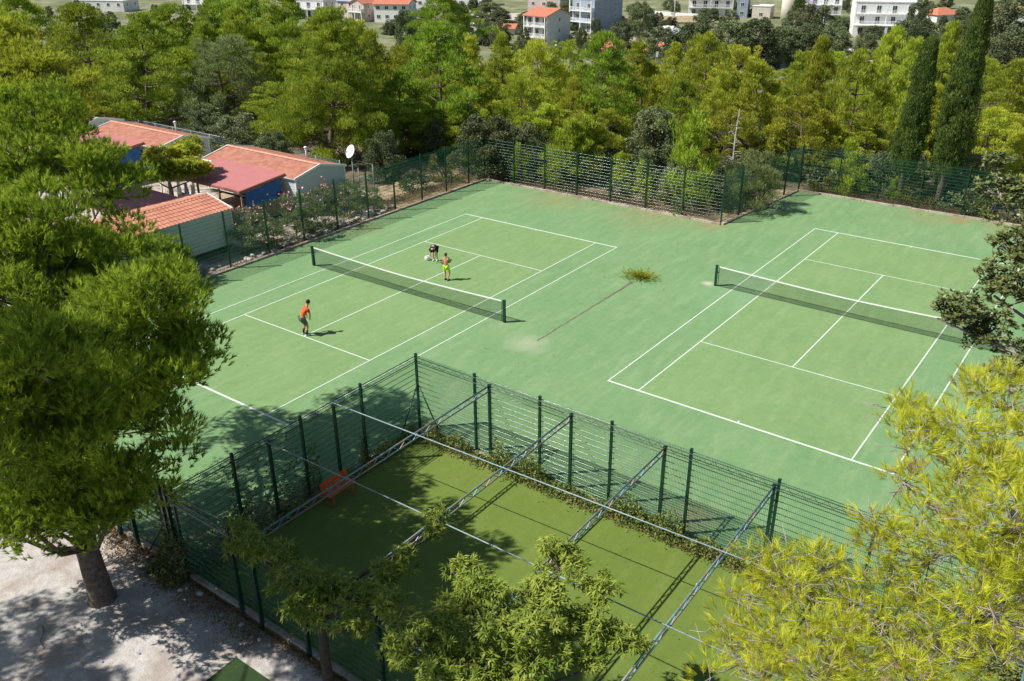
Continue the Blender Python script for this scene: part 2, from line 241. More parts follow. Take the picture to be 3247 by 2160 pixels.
TREES = [('pine', -63.0, 15.83, -0.43, 11.31, 5.68, 'wide dark green pine at the top left corner, behind the nearest left pine'),
 ('pine', -53.3, 15.52, 0.0, 10.3, 4.54, 'green pine left of the mobile homes, second from the top left corner'),
 ('pine', -44.99, 15.43, 0.0, 9.87, 4.85, 'dark pine behind the mobile homes wire fence, left of the grey green one'),
 ('pine', -54.47, 25.83, -0.69, 10.19, 4.16, 'bright pine crown under the small white houses at the upper left'),
 ('pineg', -37.81, 18.23, 0.0, 8.16, 4.41, 'grey green pine standing behind the mobile home in the middle of the row'),
 ('pine', -54.81, 30.55, -1.03, 10.93, 3.41, 'small pine top below the white house with the arch at the upper left'),
 ('pine', -49.24, 30.92, -0.77, 12.28, 5.03, 'tall dark pine cut off by the top edge, left of the upright bright pine'),
 ('pine', -40.16, 27.68, -0.09, 11.24, 3.82, 'dense dark pine cut off by the top edge beside the upright bright pine'),
 ('pinet', -22.03, 16.18, 0.0, 11.06, 5.14, 'tallest bright green pine of the grove, behind the satellite dish'),
 ('pine', -26.42, 25.38, 0.0, 8.49, 3.44, 'pine just right of the tallest one, below the row of red roofed houses'),
 ('pine', -28.93, 32.22, 0.0, 6.8, 2.99, 'yellowish pine below the white house with the red awning'),
 ('pine', -17.78, 24.28, 0.0, 9.86, 3.66, 'dark crowned pine with a bare lower trunk behind the corner of the left court'),
 ('pine', -39.58, 35.55, -0.6, 8.47, 3.27, 'far pine top below the pink row of houses'),
 ('pine', -24.41, 36.79, 0.0, 7.4, 2.61, 'pine left of the small white kiosk roof'),
 ('pine', -18.41, 33.75, 0.0, 8.02, 2.8, 'yellow green pine right under the small white kiosk roof'),
 ('pine', -13.32, 31.29, 0.0, 8.21, 2.8, 'yellow green pine in front of the white three storey house'),
 ('pine', -17.29, 42.03, 0.0, 6.77, 2.42, 'pine top just right of the white three storey house'),
 ('pine', -6.94, 31.02, 0.0, 9.1, 3.13, 'open pine with a visible dark trunk, highest in the middle of the grove'),
 ('pine', -8.45, 39.84, 0.0, 7.53, 2.77, 'pine below the longer red roof in the bushes'),
 ('pine', -8.44, 46.06, 0.0, 6.74, 2.95, 'pine below the shorter red roof in the bushes'),
 ('pine', -2.93, 40.18, 0.0, 8.51, 2.65, 'pine with a pointed top left of the concrete yard wall'),
 ('pine', -2.65, 46.6, 0.0, 6.88, 2.85, 'pine right in front of the concrete yard wall'),
 ('pine', 4.04, 35.38, 0.0, 7.37, 2.72, 'broad pine behind the inner corner of the right court'),
 ('pine', 3.37, 44.82, 0.0, 6.94, 2.86, 'pine right of the concrete yard wall'),
 ('pine', 6.66, 41.04, 0.0, 8.51, 2.48, 'dense pine left of the two cypresses, behind the others'),
 ('pine', 10.57, 36.46, 0.0, 8.46, 2.28, 'pine next to the shorter cypress on its left'),
 ('pine', 9.42, 49.27, 0.0, 8.74, 2.12, 'bright pine rising beside the white parked van'),
 ('pine', 12.31, 46.43, 0.0, 8.35, 2.01, 'yellow pine between the two cypress tops'),
 ('pine', 11.66, 58.37, 0.0, 8.63, 2.28, 'yellow pine behind the taller cypress'),
 ('pine', 18.18, 50.75, 0.0, 6.69, 3.22, 'yellow pine at the right edge, right of the taller cypress'),
 ('pine', 19.37, 37.97, 0.0, 5.27, 2.49, 'pine behind the right end of the far fence, below the yellow one'),
 ('pine', 22.0, 34.94, 0.0, 4.65, 2.2, 'pine crown cut off by the right edge above the broadleaf branches'),
 ('pine', 8.53, 32.47, 0.0, 5.57, 3.16, 'low spreading pine behind the inner corner fence, left of the shorter cypress'),
 ('pine', 0.72, 35.42, 0.0, 6.32, 2.48, 'middle pine above the small bright young pine'),
 ('pine', -7.0, 27.25, 0.0, 6.07, 2.42, 'pine in the second row behind the two young pines'),
 ('pine', -10.96, 25.58, 0.0, 6.26, 2.45, 'pine above the big grey green holm oak'),
 ('pine', -20.09, 21.34, 0.0, 6.35, 2.85, 'shaded pine in the gap right of the satellite dish'),
 ('pine', -31.92, 18.84, 0.0, 4.85, 3.07, 'dark pine behind the middle mobile home, left of the tallest pine'),
 ('pine', -43.89, 8.79, 0.0, 5.81, 3.37, 'dark pine left of the third mobile home roof'),
 ('pine', -0.32, 30.93, 0.0, 6.17, 2.22, 'dark pine between the trunk pine and the broad pine'),
 ('oak', -10.64, 20.85, 0.0, 4.28, 2.66, 'big grey green holm oak at the far left corner of the fence'),
 ('oak', -7.8, 21.7, 0.0, 3.75, 1.7, 'smaller holm oak between the big one and the young pines'),
 ('oak', 0.42, 25.27, 0.0, 5.13, 2.23, 'dark holm oak behind the bright wires of the far fence'),
 ('oak', 2.98, 24.66, 0.0, 3.48, 1.17, 'low dark holm oak left of the bright young pine'),
 ('oak', -28.62, 12.58, 0.0, 3.64, 2.33, 'grey green oak hanging over the ridge of the middle mobile home'),
 ('oak', -36.22, 14.44, 0.0, 3.3, 2.16, 'small dark oak behind the rear wire fence'),
 ('oak', -24.16, 12.13, 0.0, 3.0, 1.44, 'small oak behind the roof pipe of the front mobile home'),
 ('oak', -15.33, 14.91, 0.0, 3.57, 1.37, 'dark bush growing over the gate frame'),
 ('oak', -2.24, 23.31, 0.0, 2.32, 1.37, 'low grey bush at the foot of the pine with the dark trunk'),
 ('oak', -5.35, 22.26, 0.0, 1.49, 1.7, 'low dark bush behind the left half of the far fence'),
 ('oak', 19.15, 32.85, 0.0, 3.19, 1.53, 'green bush at the foot of the taller cypress'),
 ('oak', 14.4, 31.83, 0.0, 2.74, 1.44, 'grey bush behind the cypress trunks'),
 ('young', -4.67, 21.52, 0.0, 4.53, 1.64, 'young bright pine, left one of the close pair behind the far fence'),
 ('young', -3.54, 22.97, 0.0, 4.71, 1.65, 'young bright pine, right one of the close pair behind the far fence'),
 ('young', -7.17, 20.29, 0.0, 2.85, 0.84, 'small young pine sapling left of the close pair'),
 ('young', 0.15, 21.96, 0.0, 2.75, 0.87, 'young pine sapling in the middle of the far fence'),
 ('young', 2.09, 21.53, 0.0, 2.58, 0.85, 'young pine sapling behind the shiny part of the far fence'),
 ('young', 5.63, 21.65, 0.0, 6.18, 1.94, 'brightest young pine just behind the inner corner of the fence'),
 ('young', 12.81, 30.04, 0.0, 3.59, 1.35, 'young yellow green pine against the right far fence'),
 ('young', 15.91, 30.46, 0.0, 1.66, 0.71, 'small bush like pine left of the shorter cypress trunk'),
 ('tamarisk', 8.41, 23.08, 0.0, 3.78, 1.76, 'feathery grey green bush with dark foot inside the fence corner'),
 ('oak', -48.21, 123.57, -7.14, 6.74, 4.0, 'dark holm oak at the left end of the oak row below the villas'),
 ('oak', -42.79, 123.84, -6.88, 7.63, 4.31, 'second dark holm oak from the left end of the oak row'),
 ('oak', -36.67, 122.13, -6.45, 7.79, 4.56, 'dark holm oak in the oak row under the beige terrace wall'),
 ('oak', -31.37, 123.55, -6.28, 8.19, 4.87, 'tallest dark holm oak in the oak row, in front of the round tower'),
 ('oak', -28.09, 130.94, -6.62, 6.82, 3.47, 'reddish brown oak with a visible trunk in the oak row'),
 ('oak', -24.06, 131.42, -6.45, 7.18, 3.81, 'dark holm oak in the oak row behind the concrete yard wall'),
 ('oak', -20.01, 131.92, -6.28, 6.68, 3.76, 'last dark holm oak at the right end of the oak row'),
 ('oak', -19.18, 149.91, -7.48, 5.49, 2.46, 'small oak below the arcade of the white villa'),
 ('oak', -16.01, 159.7, -8.0, 7.41, 3.38, 'dark oak in front of the right end of the white villa'),
 ('oak', -10.93, 155.98, -7.48, 7.67, 4.08, 'oak behind the white parked van, left of the tall cypress'),
 ('oak', -4.96, 145.48, -6.45, 6.66, 2.67, 'oak left of the tall cypress top'),
 ('oak', 8.73, 105.88, -3.01, 10.16, 4.24, 'big dark oak at the top right corner'),
 ('oak', 12.7, 98.88, -2.32, 7.33, 3.74, 'dark oak at the right edge under the top corner one'),
 ('oak', 10.3, 94.62, -2.15, 5.89, 2.9, 'grey green oak right of the tall cypress'),
 ('pine', -69.75, 85.36, -5.59, 12.8, 5.96, 'large dark pine between the red roofed houses and the olive slope'),
 ('oak', -91.51, 100.39, -7.74, 9.86, 2.89, 'small grey oak beside the white house with the red awning'),
 ('oak', -48.18, 206.79, -12.9, 11.19, 5.54, 'bright green garden tree left of the white villa'),
 ('oak', -115.41, 163.51, -13.33, 7.84, 3.41, 'olive tree on the slope left of the white three storey house'),
 ('oak', -108.38, 162.47, -12.9, 6.05, 1.96, 'olive tree touching the left wall of the white three storey house'),
 ('oak', -126.15, 168.02, -13.13, 7.33, 3.55, 'olive tree on the slope behind the small white kiosk'),
 ('oak', -87.28, 178.01, -12.9, 7.66, 3.35, 'olive tree right of the blue grey house'),
 ('oak', -93.41, 198.33, -13.03, 10.44, 4.2, 'olive tree behind the pale rock mound'),
 ('oak', -74.06, 150.48, -10.32, 6.48, 3.41, 'grey olive bush below the blue grey house'),
 ('oak', -87.86, 158.95, -11.61, 6.14, 1.83, 'small tree between the two tall houses'),
 ('oak', -62.76, 171.22, -11.18, 9.1, 3.05, 'garden bush beside the concrete garden wall'),
 ('oak', -49.02, 193.75, -12.04, 9.45, 3.19, 'garden bush between the beige walls and the bougainvillea'),
 ('oak', -27.14, 228.49, -13.33, 11.89, 3.95, 'olive tree between the white villa and the red tiled cottage'),
 ('oak', -137.18, 172.32, -12.93, 10.3, 3.67, 'far olive tree above the large dark pine'),
 ('pine', -11.64, 21.7, 0.0, 4.31, 1.91, 'pine inside the dense grove behind the courts, closely hemmed in by other pines'),
 ('pine', -8.88, 25.98, 0.0, 4.48, 2.69, 'pine inside the dense grove behind the courts, closely hemmed in by other pines'),
 ('pine', -4.35, 23.7, 0.0, 4.63, 2.02, 'pine inside the dense grove behind the courts, closely hemmed in by other pines'),
 ('pine', -2.23, 24.58, 0.0, 4.87, 2.12, 'pine inside the dense grove behind the courts, closely hemmed in by other pines'),
 ('pine', -0.56, 27.61, 0.0, 3.9, 2.0, 'pine inside the dense grove behind the courts, closely hemmed in by other pines'),
 ('pine', 0.75, 31.21, 0.0, 4.16, 2.6, 'pine inside the dense grove behind the courts, closely hemmed in by other pines'),
 ('pine', 4.34, 30.02, 0.0, 4.85, 2.4, 'pine inside the dense grove behind the courts, closely hemmed in by other pines'),
 ('pine', 10.23, 34.67, 0.0, 3.57, 2.04, 'pine inside the dense grove behind the courts, closely hemmed in by other pines'),
 ('pine', 12.22, 35.86, 0.0, 4.0, 2.21, 'pine inside the dense grove behind the courts, closely hemmed in by other pines'),
 ('pine', 14.12, 37.15, 0.0, 5.23, 1.74, 'pine inside the dense grove behind the courts, closely hemmed in by other pines'),
 ('pine', 15.96, 37.67, 0.0, 6.3, 2.24, 'pine inside the dense grove behind the courts, closely hemmed in by other pines'),
 ('pine', 17.85, 41.82, 0.0, 3.99, 2.6, 'pine inside the dense grove behind the courts, closely hemmed in by other pines'),
 ('pine', 20.18, 41.62, 0.0, 4.11, 2.32, 'pine inside the dense grove behind the courts, closely hemmed in by other pines'),
 ('pine', -18.76, 21.96, 0.0, 4.79, 2.4, 'pine inside the dense grove behind the courts, closely hemmed in by other pines'),
 ('pine', -15.96, 23.56, 0.0, 4.01, 2.7, 'pine inside the dense grove behind the courts, closely hemmed in by other pines'),
 ('pine', -14.79, 26.47, 0.0, 3.53, 2.87, 'pine inside the dense grove behind the courts, closely hemmed in by other pines'),
 ('pine', -5.51, 33.08, 0.0, 3.16, 2.24, 'pine inside the dense grove behind the courts, closely hemmed in by other pines'),
 ('pine', 2.22, 38.19, 0.0, 3.62, 2.53, 'pine inside the dense grove behind the courts, closely hemmed in by other pines'),
 ('pine', 5.81, 42.9, 0.0, 3.96, 2.94, 'pine inside the dense grove behind the courts, closely hemmed in by other pines'),
 ('pine', 8.81, 41.57, 0.0, 3.4, 2.26, 'pine inside the dense grove behind the courts, closely hemmed in by other pines'),
 ('pine', 14.68, 47.49, 0.0, 5.54, 2.46, 'pine inside the dense grove behind the courts, closely hemmed in by other pines'),
 ('pine', -37.86, 22.88, 0.0, 6.22, 2.51, 'pine inside the dense grove behind the courts, closely hemmed in by other pines'),
 ('pine', -31.77, 21.73, 0.0, 5.37, 2.32, 'pine inside the dense grove behind the courts, closely hemmed in by other pines'),
 ('pine', -30.82, 24.54, 0.0, 4.83, 2.31, 'pine inside the dense grove behind the courts, closely hemmed in by other pines'),
 ('pine', -25.3, 27.68, 0.0, 3.35, 2.13, 'pine inside the dense grove behind the courts, closely hemmed in by other pines'),
 ('pine', -21.73, 27.91, 0.0, 5.59, 2.29, 'pine inside the dense grove behind the courts, closely hemmed in by other pines'),
 ('pine', -14.52, 40.22, 0.0, 3.28, 2.3, 'pine inside the dense grove behind the courts, closely hemmed in by other pines'),
 ('pine', 8.46, 51.93, 0.0, 3.57, 2.29, 'pine inside the dense grove behind the courts, closely hemmed in by other pines'),
 ('pine', -50.42, 21.74, -0.2, 7.66, 3.35, 'pine inside the dense grove behind the courts, closely hemmed in by other pines'),
 ('pine', -45.51, 22.11, 0.0, 8.51, 2.93, 'pine inside the dense grove behind the courts, closely hemmed in by other pines'),
 ('pine', -43.6, 25.13, -0.08, 9.87, 3.13, 'pine inside the dense grove behind the courts, closely hemmed in by other pines'),
 ('pine', -44.22, 28.86, -0.38, 8.65, 2.97, 'pine inside the dense grove behind the courts, closely hemmed in by other pines'),
 ('pine', -39.49, 28.36, -0.1, 7.93, 2.47, 'pine inside the dense grove behind the courts, closely hemmed in by other pines'),
 ('pine', -37.25, 31.21, -0.18, 6.44, 3.06, 'pine inside the dense grove behind the courts, closely hemmed in by other pines'),
 ('pine', -34.48, 32.61, -0.14, 5.82, 2.83, 'pine inside the dense grove behind the courts, closely hemmed in by other pines'),
 ('pine', -32.29, 35.06, -0.2, 5.21, 2.63, 'pine inside the dense grove behind the courts, closely hemmed in by other pines'),
 ('pine', -30.93, 37.97, -0.33, 6.42, 3.2, 'pine inside the dense grove behind the courts, closely hemmed in by other pines'),
 ('pine', -27.84, 38.64, -0.22, 5.51, 2.96, 'pine inside the dense grove behind the courts, closely hemmed in by other pines'),
 ('pine', -25.51, 41.68, -0.31, 4.26, 3.54, 'pine inside the dense grove behind the courts, closely hemmed in by other pines'),
 ('pine', -22.51, 43.96, -0.31, 4.08, 3.52, 'pine inside the dense grove behind the courts, closely hemmed in by other pines'),
 ('pine', -17.9, 41.98, 0.0, 4.42, 3.35, 'pine inside the dense grove behind the courts, closely hemmed in by other pines'),
 ('pine', -17.7, 46.81, -0.27, 4.41, 3.08, 'pine inside the dense grove behind the courts, closely hemmed in by other pines'),
 ('pine', -12.95, 46.43, 0.0, 4.53, 3.05, 'pine inside the dense grove behind the courts, closely hemmed in by other pines'),
 ('pine', -12.17, 51.2, -0.29, 3.92, 2.37, 'pine inside the dense grove behind the courts, closely hemmed in by other pines'),
 ('pine', -8.09, 50.71, -0.05, 4.25, 2.41, 'pine inside the dense grove behind the courts, closely hemmed in by other pines'),
 ('pine', -6.45, 55.34, -0.28, 3.58, 2.44, 'pine inside the dense grove behind the courts, closely hemmed in by other pines'),
 ('pine', -0.16, 58.62, -0.19, 4.31, 2.34, 'pine inside the dense grove behind the courts, closely hemmed in by other pines'),
 ('pine', 4.16, 57.42, 0.0, 3.21, 3.22, 'pine inside the dense grove behind the courts, closely hemmed in by other pines'),
 ('pine', 4.79, 65.35, -0.4, 4.26, 2.72, 'pine inside the dense grove behind the courts, closely hemmed in by other pines'),
 ('pine', 8.61, 63.84, -0.1, 4.61, 3.1, 'pine inside the dense grove behind the courts, closely hemmed in by other pines'),
 ('pine', 10.36, 66.06, -0.17, 6.18, 2.75, 'pine inside the dense grove behind the courts, closely hemmed in by other pines'),
 ('pine', 13.35, 71.22, -0.37, 4.82, 3.13, 'pine inside the dense grove behind the courts, closely hemmed in by other pines'),
 ('pine', -68.62, 21.99, -1.14, 7.99, 3.69, 'pine inside the dense grove behind the courts, closely hemmed in by other pines'),
 ('pine', -64.16, 22.71, -0.97, 6.72, 3.66, 'pine inside the dense grove behind the courts, closely hemmed in by other pines'),
 ('pine', -60.02, 24.56, -0.88, 7.58, 3.76, 'pine inside the dense grove behind the courts, closely hemmed in by other pines'),
 ('pine', -58.4, 27.69, -1.02, 8.55, 3.34, 'pine inside the dense grove behind the courts, closely hemmed in by other pines'),
 ('pine', -56.81, 31.62, -1.21, 9.38, 3.69, 'pine inside the dense grove behind the courts, closely hemmed in by other pines'),
 ('pine', -51.68, 32.02, -0.97, 10.15, 3.2, 'pine inside the dense grove behind the courts, closely hemmed in by other pines'),
 ('pine', -47.04, 33.27, -0.82, 9.22, 3.07, 'pine inside the dense grove behind the courts, closely hemmed in by other pines'),
 ('pine', -44.7, 36.13, -0.9, 8.69, 3.7, 'pine inside the dense grove behind the courts, closely hemmed in by other pines'),
 ('pine', -39.11, 36.29, -0.63, 7.01, 3.04, 'pine inside the dense grove behind the courts, closely hemmed in by other pines'),
 ('pine', -37.18, 39.5, -0.75, 4.84, 2.98, 'pine inside the dense grove behind the courts, closely hemmed in by other pines'),
 ('pine', -33.83, 42.1, -0.76, 5.92, 3.28, 'pine inside the dense grove behind the courts, closely hemmed in by other pines'),
 ('pine', -32.95, 47.13, -1.07, 4.91, 2.74, 'pine inside the dense grove behind the courts, closely hemmed in by other pines'),
 ('pine', -28.0, 47.98, -0.87, 4.1, 3.41, 'pine inside the dense grove behind the courts, closely hemmed in by other pines'),
 ('pine', -24.97, 50.76, -0.91, 3.79, 3.03, 'pine inside the dense grove behind the courts, closely hemmed in by other pines'),
 ('pine', -22.66, 52.87, -0.94, 3.69, 3.02, 'pine inside the dense grove behind the courts, closely hemmed in by other pines'),
 ('pine', -18.68, 54.5, -0.85, 4.66, 3.16, 'pine inside the dense grove behind the courts, closely hemmed in by other pines'),
 ('pine', -15.78, 55.93, -0.8, 4.4, 2.94, 'pine inside the dense grove behind the courts, closely hemmed in by other pines'),
 ('pine', -12.8, 59.67, -0.91, 3.78, 3.33, 'pine inside the dense grove behind the courts, closely hemmed in by other pines'),
 ('pine', -10.72, 62.85, -1.02, 3.96, 3.68, 'pine inside the dense grove behind the courts, closely hemmed in by other pines'),
 ('pine', -6.81, 62.44, -0.79, 3.57, 2.69, 'pine inside the dense grove behind the courts, closely hemmed in by other pines'),
 ('pine', -4.31, 65.99, -0.91, 3.45, 2.82, 'pine inside the dense grove behind the courts, closely hemmed in by other pines'),
 ('pine', -1.5, 67.91, -0.9, 5.18, 3.45, 'pine inside the dense grove behind the courts, closely hemmed in by other pines'),
 ('pine', 3.35, 71.82, -0.92, 5.43, 3.63, 'pine inside the dense grove behind the courts, closely hemmed in by other pines'),
 ('pine', 6.84, 72.83, -0.82, 4.15, 3.78, 'pine inside the dense grove behind the courts, closely hemmed in by other pines'),
 ('pine', 9.21, 79.83, -1.18, 4.56, 3.59, 'pine inside the dense grove behind the courts, closely hemmed in by other pines'),
 ('pine', 12.55, 80.45, -1.05, 3.71, 2.71, 'pine inside the dense grove behind the courts, closely hemmed in by other pines'),
 ('oak', 1.18, 22.89, 0.0, 2.93, 0.93, 'dark low undergrowth bush beneath the pines behind the far fences'),
 ('oak', 3.59, 22.52, 0.0, 2.33, 1.28, 'dark low undergrowth bush beneath the pines behind the far fences'),
 ('oak', 4.94, 24.47, 0.0, 1.62, 0.99, 'dark low undergrowth bush beneath the pines behind the far fences'),
 ('oak', 6.43, 24.94, 0.0, 2.56, 1.35, 'dark low undergrowth bush beneath the pines behind the far fences'),
 ('oak', 7.1, 28.53, 0.0, 2.18, 1.33, 'dark low undergrowth bush beneath the pines behind the far fences'),
 ('oak', 14.68, 31.87, 0.0, 2.7, 1.37, 'dark low undergrowth bush beneath the pines behind the far fences'),
 ('oak', 15.63, 34.64, 0.0, 2.41, 1.21, 'dark low undergrowth bush beneath the pines behind the far fences'),
 ('oak', 18.3, 33.19, 0.0, 2.78, 1.09, 'dark low undergrowth bush beneath the pines behind the far fences'),
 ('oak', 19.94, 36.34, 0.0, 2.59, 1.42, 'dark low undergrowth bush beneath the pines behind the far fences'),
 ('oak', 21.9, 37.78, 0.0, 2.58, 1.25, 'dark low undergrowth bush beneath the pines behind the far fences'),
 ('oak', -7.48, 21.4, 0.0, 2.22, 1.35, 'dark low undergrowth bush beneath the pines behind the far fences'),
 ('oak', -5.24, 22.24, 0.0, 2.3, 0.98, 'dark low undergrowth bush beneath the pines behind the far fences'),
 ('oak', -2.37, 23.19, 0.0, 1.66, 1.06, 'dark low undergrowth bush beneath the pines behind the far fences'),
 ('oak', -0.33, 25.35, 0.0, 2.42, 1.19, 'dark low undergrowth bush beneath the pines behind the far fences'),
 ('oak', 1.67, 26.22, 0.0, 2.4, 1.38, 'dark low undergrowth bush beneath the pines behind the far fences'),
 ('oak', 2.5, 28.66, 0.0, 1.94, 1.0, 'dark low undergrowth bush beneath the pines behind the far fences'),
 ('oak', 4.23, 30.6, 0.0, 2.81, 1.08, 'dark low undergrowth bush beneath the pines behind the far fences'),
 ('oak', 6.58, 30.92, 0.0, 2.93, 1.1, 'dark low undergrowth bush beneath the pines behind the far fences'),
 ('oak', 9.16, 32.2, 0.0, 2.54, 1.24, 'dark low undergrowth bush beneath the pines behind the far fences'),
 ('oak', 11.87, 32.73, 0.0, 2.54, 1.57, 'dark low undergrowth bush beneath the pines behind the far fences'),
 ('oak', 12.68, 35.51, 0.0, 3.0, 1.13, 'dark low undergrowth bush beneath the pines behind the far fences'),
 ('oak', 13.98, 37.21, 0.0, 2.92, 1.62, 'dark low undergrowth bush beneath the pines behind the far fences'),
 ('oak', 15.89, 39.53, 0.0, 1.62, 1.26, 'dark low undergrowth bush beneath the pines behind the far fences'),
 ('oak', 17.82, 37.32, 0.0, 2.72, 1.42, 'dark low undergrowth bush beneath the pines behind the far fences'),
 ('oak', 18.74, 41.62, 0.0, 2.86, 1.45, 'dark low undergrowth bush beneath the pines behind the far fences'),
 ('oak', 21.07, 43.76, 0.0, 2.17, 1.58, 'dark low undergrowth bush beneath the pines behind the far fences'),
 ('oak', -16.11, 21.62, 0.0, 3.11, 1.07, 'dark low undergrowth bush beneath the pines behind the far fences'),
 ('oak', -12.92, 22.17, 0.0, 2.43, 1.21, 'dark low undergrowth bush beneath the pines behind the far fences'),
 ('oak', -9.88, 23.07, 0.0, 2.68, 1.24, 'dark low undergrowth bush beneath the pines behind the far fences'),
 ('oak', -8.2, 24.8, 0.0, 1.96, 1.67, 'dark low undergrowth bush beneath the pines behind the far fences'),
 ('oak', -7.96, 27.77, 0.0, 2.63, 1.3, 'dark low undergrowth bush beneath the pines behind the far fences'),
 ('oak', -5.12, 28.72, 0.0, 3.15, 1.58, 'dark low undergrowth bush beneath the pines behind the far fences'),
 ('oak', -2.65, 30.21, 0.0, 2.93, 1.63, 'dark low undergrowth bush beneath the pines behind the far fences'),
 ('oak', -0.71, 31.75, 0.0, 3.18, 1.38, 'dark low undergrowth bush beneath the pines behind the far fences'),
 ('oak', 1.33, 34.45, 0.0, 2.13, 1.18, 'dark low undergrowth bush beneath the pines behind the far fences'),
 ('oak', 4.1, 34.86, 0.0, 2.91, 1.28, 'dark low undergrowth bush beneath the pines behind the far fences'),
 ('oak', 5.82, 36.49, 0.0, 2.55, 1.42, 'dark low undergrowth bush beneath the pines behind the far fences'),
 ('oak', 7.84, 40.07, 0.0, 1.83, 1.77, 'dark low undergrowth bush beneath the pines behind the far fences'),
 ('oak', 10.82, 40.76, 0.0, 1.73, 1.43, 'dark low undergrowth bush beneath the pines behind the far fences'),
 ('oak', 12.48, 42.01, 0.0, 1.7, 1.44, 'dark low undergrowth bush beneath the pines behind the far fences'),
 ('oak', 14.54, 43.42, 0.0, 1.78, 1.51, 'dark low undergrowth bush beneath the pines behind the far fences'),
 ('oak', 16.26, 46.8, 0.0, 2.6, 1.2, 'dark low undergrowth bush beneath the pines behind the far fences'),
 ('oak', 18.43, 46.27, 0.0, 1.75, 1.69, 'dark low undergrowth bush beneath the pines behind the far fences'),
 ('oak', 19.71, 48.24, 0.0, 1.93, 1.55, 'dark low undergrowth bush beneath the pines behind the far fences'),
 ('oak', -22.78, 21.96, 0.0, 2.2, 1.17, 'dark low undergrowth bush beneath the pines behind the far fences'),
 ('oak', -20.21, 22.32, 0.0, 2.79, 1.09, 'dark low undergrowth bush beneath the pines behind the far fences'),
 ('oak', -18.58, 25.2, 0.0, 2.5, 1.51, 'dark low undergrowth bush beneath the pines behind the far fences'),
 ('oak', -18.37, 28.24, 0.0, 3.0, 1.19, 'dark low undergrowth bush beneath the pines behind the far fences'),
 ('oak', -14.95, 27.68, 0.0, 2.29, 1.45, 'dark low undergrowth bush beneath the pines behind the far fences'),
 ('oak', -12.53, 30.09, 0.0, 3.11, 1.81, 'dark low undergrowth bush beneath the pines behind the far fences'),
 ('oak', -10.97, 31.6, 0.0, 2.56, 1.2, 'dark low undergrowth bush beneath the pines behind the far fences'),
 ('oak', -8.21, 32.42, 0.0, 1.84, 1.85, 'dark low undergrowth bush beneath the pines behind the far fences'),
 ('oak', -6.44, 36.17, 0.0, 1.63, 1.42, 'dark low undergrowth bush beneath the pines behind the far fences'),
 ('oak', -4.38, 36.76, 0.0, 2.56, 1.48, 'dark low undergrowth bush beneath the pines behind the far fences'),
 ('oak', -2.11, 38.73, 0.0, 2.27, 1.83, 'dark low undergrowth bush beneath the pines behind the far fences'),
 ('oak', 1.46, 38.64, 0.0, 1.6, 1.35, 'dark low undergrowth bush beneath the pines behind the far fences'),
 ('oak', 3.8, 41.43, 0.0, 1.96, 1.81, 'dark low undergrowth bush beneath the pines behind the far fences'),
 ('oak', 6.52, 43.39, 0.0, 1.79, 1.71, 'dark low undergrowth bush beneath the pines behind the far fences'),
 ('oak', 7.95, 44.32, 0.0, 2.53, 1.74, 'dark low undergrowth bush beneath the pines behind the far fences'),
 ('oak', 9.93, 45.51, 0.0, 2.23, 1.14, 'dark low undergrowth bush beneath the pines behind the far fences'),
 ('oak', 11.36, 48.82, 0.0, 2.7, 1.23, 'dark low undergrowth bush beneath the pines behind the far fences'),
 ('oak', 13.03, 49.43, 0.0, 2.66, 1.16, 'dark low undergrowth bush beneath the pines behind the far fences'),
 ('oak', 15.4, 50.53, 0.0, 2.72, 1.82, 'dark low undergrowth bush beneath the pines behind the far fences'),
 ('oak', 17.23, 54.09, 0.0, 1.67, 1.31, 'dark low undergrowth bush beneath the pines behind the far fences'),
 ('oak', 18.98, 56.69, 0.0, 2.31, 1.93, 'dark low undergrowth bush beneath the pines behind the far fences'),
 ('oak', 21.17, 54.4, 0.0, 2.99, 1.58, 'dark low undergrowth bush beneath the pines behind the far fences'),
 ('oak', -111.74, 204.27, -12.72, 4.6, 1.74, 'grey green shrub scattered on the slope between the town houses'),
 ('oak', -190.71, 154.87, -12.58, 4.09, 1.94, 'grey green shrub scattered on the slope between the town houses'),
 ('oak', -160.13, 154.33, -12.95, 3.66, 2.37, 'grey green shrub scattered on the slope between the town houses'),
 ('oak', -135.21, 125.84, -11.73, 1.83, 2.06, 'grey green shrub scattered on the slope between the town houses'),
 ('oak', -87.54, 167.07, -12.16, 2.17, 3.01, 'grey green shrub scattered on the slope between the town houses'),
 ('oak', -231.89, 165.44, -11.92, 4.84, 2.72, 'grey green shrub scattered on the slope between the town houses'),
 ('oak', -69.33, 176.32, -11.87, 3.46, 1.41, 'grey green shrub scattered on the slope between the town houses'),
 ('oak', -167.46, 104.08, -11.87, 2.99, 2.36, 'grey green shrub scattered on the slope between the town houses'),
 ('oak', -177.79, 91.13, -11.5, 1.98, 2.1, 'grey green shrub scattered on the slope between the town houses'),
 ('oak', -132.47, 162.88, -13.14, 4.77, 2.22, 'grey green shrub scattered on the slope between the town houses'),
 ('oak', -149.68, 165.83, -12.89, 4.19, 2.88, 'grey green shrub scattered on the slope between the town houses'),
 ('oak', -55.9, 251.45, -12.62, 4.41, 2.46, 'grey green shrub scattered on the slope between the town houses'),
 ('oak', -114.53, 233.17, -12.22, 3.95, 1.6, 'grey green shrub scattered on the slope between the town houses'),
 ('oak', -256.09, 135.7, -12.11, 4.45, 1.79, 'grey green shrub scattered on the slope between the town houses'),
 ('oak', -127.3, 240.28, -11.95, 3.72, 2.51, 'grey green shrub scattered on the slope between the town houses'),
 ('oak', -156.59, 263.3, -11.23, 4.06, 2.28, 'grey green shrub scattered on the slope between the town houses'),
 ('oak', -140.83, 99.28, -10.18, 3.31, 1.6, 'grey green shrub scattered on the slope between the town houses'),
